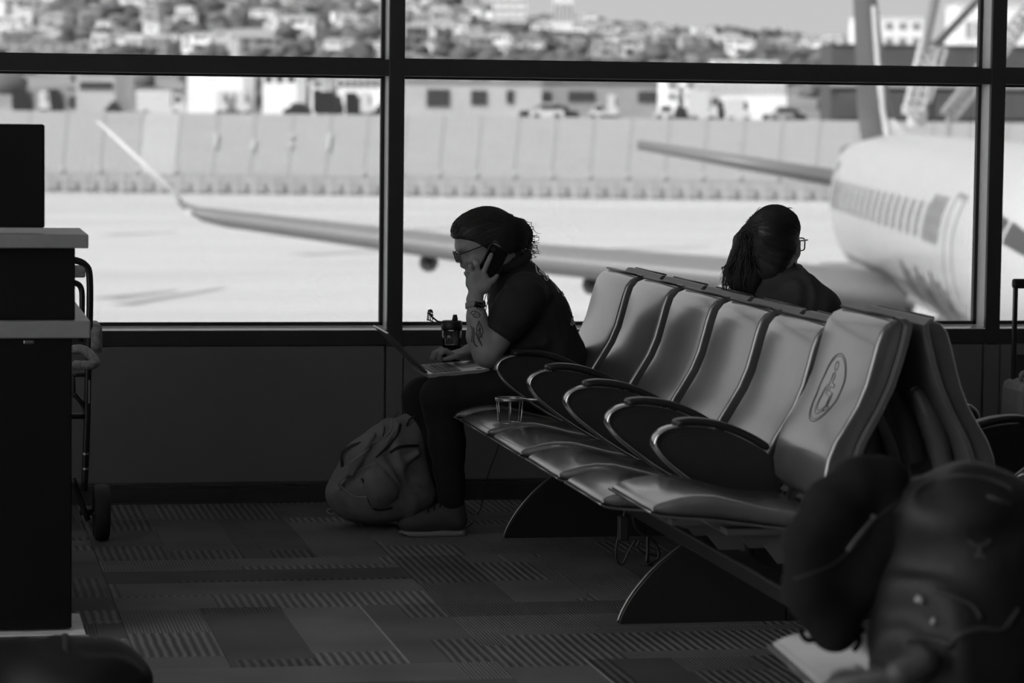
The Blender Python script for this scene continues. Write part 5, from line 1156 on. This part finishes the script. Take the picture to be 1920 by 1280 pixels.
# ---------------------------------------------------------------- backpack leaning on the shins
M_pack = mat('grey_pack_fabric', 0.18, 0.8, spec=0.3, var=0.15, scale=18, bump=0.9, bscale=30); M_pack2 = mat('darker_pack_fabric', 0.045, 0.8, spec=0.3, var=0.15, scale=18, bump=0.4, bscale=30); M_strap = mat('black_webbing', 0.02, 0.7); M_zip = mat('pale_zip_piping', 0.30, 0.5)
bp_ = empty('backpack', (1.66, 10.93, 0.0), 'grey hiking backpack leaning on the floor against the shins', 'backpack')
Yb = 10.93
K = SDF((1.40, 10.72, -0.01), (1.90, 11.16, 0.47), 0.005)
K.chain([at(700, 915, Y=Yb), at(715, 880, Y=Yb), at(745, 830, Y=Yb), at(768, 800, Y=Yb)], [0.125, 0.115, 0.082, 0.050], 0.03)
K.chain([at(648, 925, Y=Yb), at(680, 862, Y=Yb), at(726, 808, Y=Yb)], [0.074, 0.072, 0.042], 0.03)
K.cone(at(665, 935, Y=Yb - 0.05), at(760, 940, Y=Yb - 0.05), 0.075, 0.070, 0.04); K.cone(at(665, 935, Y=Yb + 0.05), at(760, 940, Y=Yb + 0.05), 0.075, 0.070, 0.04)
K.ell(at(715, 925, Y=Yb - 0.09), (0.09, 0.05, 0.09), 0.03); K.cone(at(770, 830, Y=Yb), at(780, 920, Y=Yb), 0.055, 0.075, 0.04)
for (a, c_, r_) in (((660, 890), (700, 815), .012), ((690, 905), (735, 810), .014), ((640, 905), (665, 855), .012), ((700, 880), (760, 860), .010), ((690, 925), (780, 915), .012), ((650, 940), (720, 955), .012), ((740, 880), (785, 850), .010)): K.cone(at(*a, Y=Yb - 0.10), at(*c_, Y=Yb - 0.08), r_, r_ * .7, 0.02)
sl, x, y, z = K.sub(K.lo, K.lo + K.h * K.n); K.D[sl] = np.maximum(K.D[sl], (0.001 - z).astype(np.float32))
K.wrinkle(0.0055, 48, (0.9, 0.2, 0.5))
sl, x, y, z = K.sub(K.lo, K.lo + K.h * K.n); K.D[sl] = np.maximum(K.D[sl], (0.001 - z).astype(np.float32))
pack = K.build('pack_body', M_pack, bp_, 2)
bv = bvh_of(pack)
def Q5(*l): return [((600 + x_ / 5.333), (770 + y_ / 5.333)) for x_, y_ in l]
strokes(bv, [[0.0030] + Q5((205, 740), (280, 660), (420, 580), (570, 515)), [0.0026] + Q5((720, 90), (715, 180), (650, 260), (560, 310), (440, 420), (330, 500), (240, 590)), [0.0022] + Q5((200, 745), (330, 850), (470, 860), (640, 860))], 0.003).build('zip_piping', M_zip, pack, True)
strokes(bv, [[0.0045] + Q5((800, 130), (770, 240), (700, 330), (560, 470)), [0.0045] + Q5((420, 680), (470, 780), (490, 900), (560, 990), (720, 970)), [0.0055] + Q5((700, 420), (800, 360), (980, 350))], 0.008, 3, 0.001).build('compression_strap', M_strap, pack, True)
pk = []
for (l) in ([(470, 640), (575, 515), (780, 750), (770, 860), (640, 960), (520, 960), (440, 760)],):
    P = [on_skin(bv, *q, 0.010) for q in Q5(*l)]; P = [p for p in P if p]
    c0 = sum(P, Vector()) / len(P) + Vector((-0.006, -0.018, 0.0)); o_ = mesh('side_pocket', P + [c0], [(i, (i + 1) % len(P), len(P)) for i in range(len(P))], M_pack, pack, True)
    sol = o_.modifiers.new('solid', 'SOLIDIFY'); sol.thickness = 0.006
hd = MB()
hd.tube([at(642, 875, Y=Yb - 0.03), at(641, 852, Y=Yb - 0.035), at(658, 836, Y=Yb - 0.035), at(688, 828, Y=Yb - 0.03)], 0.007, 8, sub=4, flat=0.6); hd.build('grab_handle', M_pack2, pack, True)
zp = MB(); zp.tube([at(721, 800, Y=Yb - .07), at(720, 810, Y=Yb - .075), at(718, 818, Y=Yb - .07)], 0.0025, 6, sub=3); zp.tube([at(740, 782, Y=Yb - .04), at(744, 776, Y=Yb - .04), at(747, 773, Y=Yb - .04)], 0.0015, 5, sub=3); zp.build('zip_pull', M_strap, pack, True)
lpz = MB(); lpz.tube([at(762, 800, Y=Yb - .05), at(768, 786, Y=Yb - .055), at(780, 781, Y=Yb - .05), at(784, 790, Y=Yb - .045)], 0.004, 6, sub=4); lpz.build('top_loop', M_strap, pack, True)
ft = MB(); ft.tube([at(612, 958, Y=Yb), at(618, 954, Y=Yb - .01), at(628, 957, Y=Yb), at(622, 964, Y=Yb - .01), at(612, 958, Y=Yb)], 0.003, 6, sub=3); ft.tube([at(626, 960, Y=Yb), at(640, 962, Y=Yb)], 0.004, 6); ft.build('strap_end', M_zip, pack, True)

# ---------------------------------------------------------------- cables on the floor
def on_floor(px, py, z=0.004): return at(px, py, Z=z)
ca = MB(); ca.tube([at(938, 820, Y=10.55), at(930, 850, Y=10.58), at(918, 880, Y=10.58), at(908, 920, Y=10.62), at(902, 950, Y=10.66)] + [on_floor(896, 962), on_floor(880, 985), on_floor(850, 996), on_floor(810, 1000), on_floor(770, 996), on_floor(768, 992), on_floor(790, 984), on_floor(815, 962)], 0.0022, 6, sub=5)
cab = ca.build('charging_cable', M_black, None, True, True); tag(cab, 'thin dark charging cable trailing from the seats to the shoes', 'cable')
ad = empty('power_adapter', on_floor(1200, 1060), 'tangle of power leads with an adapter hanging under the seats', 'adapter'); Ya = 9.0
cb2 = MB()
cb2.tube([at(1172, 955, Y=Ya), at(1166, 985, Y=Ya), at(1156, 1020, Y=Ya), at(1156, 1048, Y=Ya), at(1166, 1058, Y=Ya), at(1178, 1035, Y=Ya), at(1192, 1010, Y=Ya)], 0.0035, 6, sub=5)
cb2.tube([at(1186, 968, Y=Ya), at(1192, 990, Y=Ya), at(1210, 1005, Y=Ya), at(1230, 1020, Y=Ya), at(1234, 1045, Y=Ya), at(1212, 1058, Y=Ya)], 0.005, 6, sub=5)
cb2.tube([at(1214, 1004, Y=Ya), at(1214, 1030, Y=Ya), at(1212, 1056, Y=Ya)], 0.006, 6, sub=4)
cb2.tube([at(1200, 1012, Y=Ya), at(1194, 1022, Y=Ya), at(1202, 1034, Y=Ya), at(1214, 1038, Y=Ya), at(1232, 1042, Y=Ya)], 0.004, 6, sub=5)
cb2.build('lead', M_black, ad, True)
a0 = at(1168, 990, Y=Ya); mesh('adapter_box', *box_vf(a0 + Vector((-0.016, -0.014, -0.038)), a0 + Vector((0.016, 0.014, 0.038)), 0.005), M_black, ad)
r0 = on_floor(1212, 1058); mesh('plug', *tube_vf([r0 + Vector((-0.02, 0, 0.0)), r0 + Vector((0.02, 0, 0.002))], 0.012, 10), M_pack2, ad, True)

# ---------------------------------------------------------------- folded wheelchair behind the counter
M_tube = mat('black_frame_tube', 0.016, 0.35); M_padw = mat('worn_armrest_pad', 0.28, 0.6, var=0.35, scale=60, bump=0.4)
wy = 10.66
wc_ = empty('wheelchair', (0.45, wy, 0.0), 'black wheelchair with worn grey arm pads parked behind the counter', 'wheelchair')
def WQ(px, py, Y=wy): return at(px, py, Y=Y)
f1 = MB(); f1.tube([WQ(60, 700), WQ(60, 520), WQ(80, 488), WQ(135, 487), WQ(160, 497), WQ(168, 520), WQ(168, 600), WQ(165, 700), WQ(163, 800), WQ(158, 920)], 0.0125, 10, sub=4); f1.build('back_frame', M_tube, wc_, True)
mesh('back_rest', *box_vf((WQ(60, 505).x, wy - 0.01, WQ(60, 520).z), (WQ(160, 505).x, wy + 0.012, WQ(60, 497).z), 0.006), M_padw, wc_)
f2 = MB(); f2.tube([WQ(120, 530), WQ(140, 530), WQ(152, 540), WQ(154, 570), WQ(152, 640)], 0.010, 8, sub=4); f2.build('push_handle', M_tube, wc_, True)
for k, (dy, a, c_) in enumerate(((0.15, (176, 610), (181, 650)), (-0.30, (150, 665), (172, 680)))):
    if k == 0:
        q = at(176, 630, Y=wy + 0.12); V, Fc = loft_vf([[Vector((q.x + u, wy + 0.12 + yy, q.z + v)) for u, v in rrect(0, 0, hx_, hz_2, 0.010, 3)] for yy, hx_, hz_2 in ((-0.14, 0.014, 0.030), (-0.12, 0.022, 0.048), (0.10, 0.022, 0.048), (0.13, 0.014, 0.03))]); mesh('arm_pad', V, Fc, M_padw, wc_, True)
    else:
        b = MB(); b.tube([at(138, 655, Y=10.40), at(158, 656, Y=10.36), at(178, 676, Y=10.30), at(172, 684, Y=10.28), at(140, 684, Y=10.32)], 0.016, 10, sub=4); b.build('arm_pad', M_padw, wc_, True)
for (pt_, r_, nm) in (([WQ(137, 702), WQ(166, 702)], 0.008, 'side_rail'), ([WQ(137, 735), WQ(160, 765), WQ(164, 790)], 0.009, 'brace'), ([WQ(137, 700), WQ(139, 745)], 0.007, 'side_post'), ([WQ(136, 895), WQ(150, 935), WQ(165, 975)], 0.011, 'wheel_fork'), ([WQ(60, 780), WQ(160, 780)], 0.010, 'cross_bar')): mesh(nm, *tube_vf(pt_, r_, 8, sub=3), M_tube, wc_, True)
mesh('label_plate', *box_vf((WQ(166, 700).x - 0.002, wy - 0.016, WQ(166, 755).z), (WQ(166, 700).x + 0.004, wy - 0.012, WQ(166, 712).z)), M_watch, wc_)
for k, z in enumerate((848, 876)): mesh('collar_clip', *tube_vf([WQ(161, z), WQ(161, z + 4)], 0.0145, 10), M_edge, wc_)
wc0 = at(190, 955, Y=10.70); R_ = 0.099; wc0.z = R_ + 0.001
def wheel(c0, name):
    o = mesh(name, *loft_vf([[Vector((c0.x + w, c0.y + r * math.cos(t), c0.z + r * math.sin(t))) for t in [k * math.pi / 16 for k in range(32)]] for w, r in ((-0.026, R_ - 0.012), (-0.022, R_ - 0.003), (-0.008, R_), (0.012, R_), (0.024, R_ - 0.004), (0.028, R_ - 0.014))]), M_tyre, wc_, True)
    for k in range(8): t = k * math.pi / 4; mesh('spoke', *tube_vf([Vector((c0.x - 0.03, c0.y, c0.z)), Vector((c0.x - 0.026, c0.y + (R_ - 0.016) * math.cos(t), c0.z + (R_ - 0.016) * math.sin(t)))], 0.004, 6), M_tube, o)
    mesh('axle', *tube_vf([Vector((c0.x - 0.075, c0.y, c0.z)), Vector((c0.x - 0.01, c0.y, c0.z))], 0.012, 10), M_tube, o, True)
wheel(wc0, 'wheel'); wheel(Vector((wc0.x - 0.42, wc0.y, wc0.z)), 'wheel')

# ---------------------------------------------------------------- cabin suitcase at the right edge
M_case = mat('silver_suitcase_shell', 0.24, 0.4, var=0.08, scale=20)
sx0 = at(1908, 760, Y=11.2); su = empty('suitcase', (sx0.x + 0.16, 11.2, 0), 'silver cabin suitcase with raised black handle at the right edge', 'suitcase')
zt_ = at(1900, 712, Y=11.2).z; xl = at(1893, 760, Y=11.2).x
mesh('shell', *box_vf((xl, 11.08, 0.055), (xl + 0.36, 11.32, zt_), 0.035), M_case, su)
for k in range(5): mesh('shell_rib', *box_vf((xl + 0.05 + k * 0.06, 11.074, 0.09), (xl + 0.07 + k * 0.06, 11.09, zt_ - 0.05), 0.004), M_case, su)
hx0 = at(1912, 600, Y=11.2).x; zh = at(1912, 528, Y=11.2).z
for q in (hx0, hx0 + 0.20): mesh('handle_rod', *box_vf((q - 0.006, 11.25, zt_ - 0.02), (q + 0.010, 11.27, zh), 0.003), M_tube, su)
mesh('handle_grip', *box_vf((hx0 - 0.012, 11.245, zh - 0.03), (hx0 + 0.216, 11.275, zh + 0.008), 0.010), M_tube, su)
mesh('carry_handle', *tube_vf([Vector((xl + 0.03, 11.16, zt_ + 0.0)), Vector((xl + 0.035, 11.16, zt_ + 0.03)), Vector((xl + 0.10, 11.16, zt_ + 0.035)), Vector((xl + 0.16, 11.16, zt_ + 0.0))], 0.010, 8, sub=4), M_case, su, True)
for (x, y) in ((xl + .05, 11.12), (xl + .31, 11.12), (xl + .05, 11.28), (xl + .31, 11.28)): mesh('wheel', *loft_vf([[Vector((x + e, y + .027 * math.cos(t), .028 + .027 * math.sin(t))) for t in [k * math.pi / 8 for k in range(16)]] for e in (-.014, .014)]), M_tyre, su, True)

# ---------------------------------------------------------------- near seat: neck pillow and backpack, out of focus
M_plush = mat('black_plush', 0.007, 0.95, spec=0.25, var=0.2, scale=60, bump=0.3, bscale=200); M_nyl = mat('black_nylon', 0.006, 0.6, spec=0.4, var=0.3, scale=15, bump=0.4, bscale=40)
np_ = empty('neck_pillow', (1.78, 5.72, 0.47), 'black plush neck pillow standing on the nearest seat', 'pillow')
Yp = 5.62
N_ = SDF((1.50, 5.40, 0.44), (2.05, 5.86, 0.94), 0.007)
def NP(px, py): return at(px, py, Y=Yp)
N_.chain([NP(1565, 1175), NP(1520, 1105), NP(1520, 1020), NP(1560, 950), NP(1612, 908), NP(1655, 905), NP(1672, 945), NP(1660, 1010), NP(1630, 1080)], [0.050, 0.052, 0.052, 0.054, 0.052, 0.048, 0.044, 0.046, 0.048], 0.02)
N_.ell(NP(1590, 1050), (0.075, 0.045, 0.12), 0.03)
pil = N_.build('cushion', M_plush, np_, 2)
bvp = bvh_of(pil)
strokes(bvp, [[0.0024, (1636, 972), (1620, 990), (1602, 1012), (1588, 1032)]], 0.003).build('zip', M_pack, pil, True)
strokes(bvp, [[0.0022, (1490, 1085), (1520, 1075), (1560, 1058), (1600, 1025), (1640, 975), (1690, 935)]], 0.002).build('seam', M_strap, pil, True)
mesh('zip_pull', *tube_vf([on_skin(bvp, 1636, 970, 0.003), on_skin(bvp, 1638, 965, 0.004)], 0.005, 8), M_edge, pil)
cd = MB()
for (a, b_, c_) in (((1500, 1180), (1515, 1200), (1560, 1190)), ((1560, 1190), (1590, 1172), (1612, 1190)), ((1560, 1180), (1580, 1195), (1620, 1180)), ((1600, 1170), (1612, 1200), (1600, 1220))): cd.tube([NP(*a), NP(*b_), NP(*c_)], 0.006, 6, sub=4)
cd.build('drawstring', M_plush, pil, True)
bg_ = empty('travel_backpack', (2.02, 5.60, 0.46), 'large black backpack slumped on the nearest seat at the lower right edge', 'backpack')
Yk = 5.58
G_ = SDF((1.66, 5.30, 0.40), (2.36, 5.86, 0.94), 0.008)
def GP(px, py, Y=Yk): return at(px, py, Y=Y)
G_.chain([GP(1810, 985), GP(1820, 1080), GP(1810, 1180), GP(1800, 1270)], [0.118, 0.150, 0.165, 0.17], 0.05)
G_.ell(GP(1800, 960), (0.135, 0.14, 0.075), 0.04); G_.ell(GP(1890, 1000), (0.10, 0.12, 0.10), 0.05); G_.cone(GP(1720, 1010), GP(1700, 1200), 0.05, 0.07, 0.04); G_.ell(GP(1930, 1150), (0.12, 0.14, 0.16), 0.05)
G_.wrinkle(0.007, 36, (0.7, 0.3, 0.8))
bag = G_.build('bag', M_nyl, bg_, 2); bvg = bvh_of(bag)
strokes(bvg, [[0.0035, (1712, 928), (1740, 905), (1800, 892), (1860, 900), (1900, 920)], [0.003, (1665, 975), (1690, 950), (1720, 935)], [0.004, (1850, 930), (1895, 945)]], 0.003).build('piping', M_pack2, bag, True)
strokes(bvg, [[0.006, (1750, 1105), (1790, 1118), (1825, 1135), (1840, 1160)], [0.006, (1775, 1215), (1800, 1190), (1840, 1178), (1880, 1180), (1910, 1140)], [0.008, (1700, 1200), (1740, 1195), (1790, 1210)]], 0.006).build('strap', M_strap, bag, True)
lg = strokes(bvg, [[0.004, (1815, 1012), (1828, 1022), (1838, 1024)], [0.004, (1858, 1012), (1846, 1022), (1838, 1024)], [0.004, (1838, 1024), (1836, 1040)], [0.004, (1830, 1046), (1838, 1040), (1848, 1047)]], 0.004); lg.build('emblem', M_pack2, bag, True)
for (px, py, r_, m) in ((1725, 1130, 0.011, M_case), (1750, 1170, 0.006, M_case)):
    q = on_skin(bvg, px, py, 0.004)
    if q: mesh('buckle', *tube_vf([q, q + Vector((0.006, 0, 0.012))], r_, 10), m, bag, True)
pouch = SDF((1.60, 5.24, 0.46), (1.95, 5.52, 0.66), 0.006); pouch.cone(GP(1690, 1262, 5.42), GP(1730, 1240, 5.42), 0.030, 0.030, 0.02); pouch.build('side_pouch', mat('grey_mesh_pouch', 0.05, 0.6, var=0.3, scale=80), bag, 1)

# ---------------------------------------------------------------- dark holdall on the floor at the lower left
ho = empty('holdall', at(60, 1330, Z=0.0), 'black holdall with arched handle on the floor at the lower left corner', 'bag')
Yh = 7.62
Q_ = SDF((-0.35, 7.30, -0.01), (0.62, 7.95, 0.30), 0.008)
def HP(px, py): return at(px, py, Y=Yh)
q0 = HP(100, 1290); Q_.cone((q0.x - 0.35, Yh, 0.10), (q0.x + 0.12, Yh, 0.10), 0.10, 0.10, 0.05); Q_.ell((q0.x + 0.05, Yh, 0.09), (0.20, 0.16, 0.10), 0.03)
sl, x, y, z = Q_.sub(Q_.lo, Q_.lo + Q_.h * Q_.n); Q_.D[sl] = np.maximum(Q_.D[sl], (0.001 - z).astype(np.float32))
Q_.wrinkle(0.005, 40, (0.8, 0.5, 0.4))
sl, x, y, z = Q_.sub(Q_.lo, Q_.lo + Q_.h * Q_.n); Q_.D[sl] = np.maximum(Q_.D[sl], (0.001 - z).astype(np.float32))
hb_ = Q_.build('bag', M_nyl, ho, 2)
xc = q0.x - 0.10; zt2 = 0.196
mesh('zip', *tube_vf([(xc - 0.22, Yh, zt2 + 0.002), (xc, Yh, zt2 + 0.004), (xc + 0.20, Yh, zt2 - 0.004)], 0.004, 6, sub=4), M_pack2, hb_, True)
mesh('zip_pull', *tube_vf([(xc + 0.20, Yh, zt2), (xc + 0.22, Yh - 0.01, zt2 - 0.006)], 0.005, 6), M_edge, hb_, True)
for (xx, nm) in ((xc - 0.13, 'strap'), (xc + 0.13, 'strap')):
    P = [(xx, Yh + 0.115 * math.cos(t), 0.098 + 0.108 * math.sin(t)) for t in [math.pi * k / 12 for k in range(-3, 16)]]
    mesh(nm, *tube_vf(P, 0.010, 8, flat=0.5), M_strap, hb_, True)
h_ = MB(); h_.tube([HP(60, 1270), HP(90, 1225), HP(140, 1212), HP(195, 1232), HP(240, 1285)], [0.016, 0.02, 0.022, 0.02, 0.016], 8, sub=5, flat=0.7); h_.build('handle', M_nyl, ho, True)
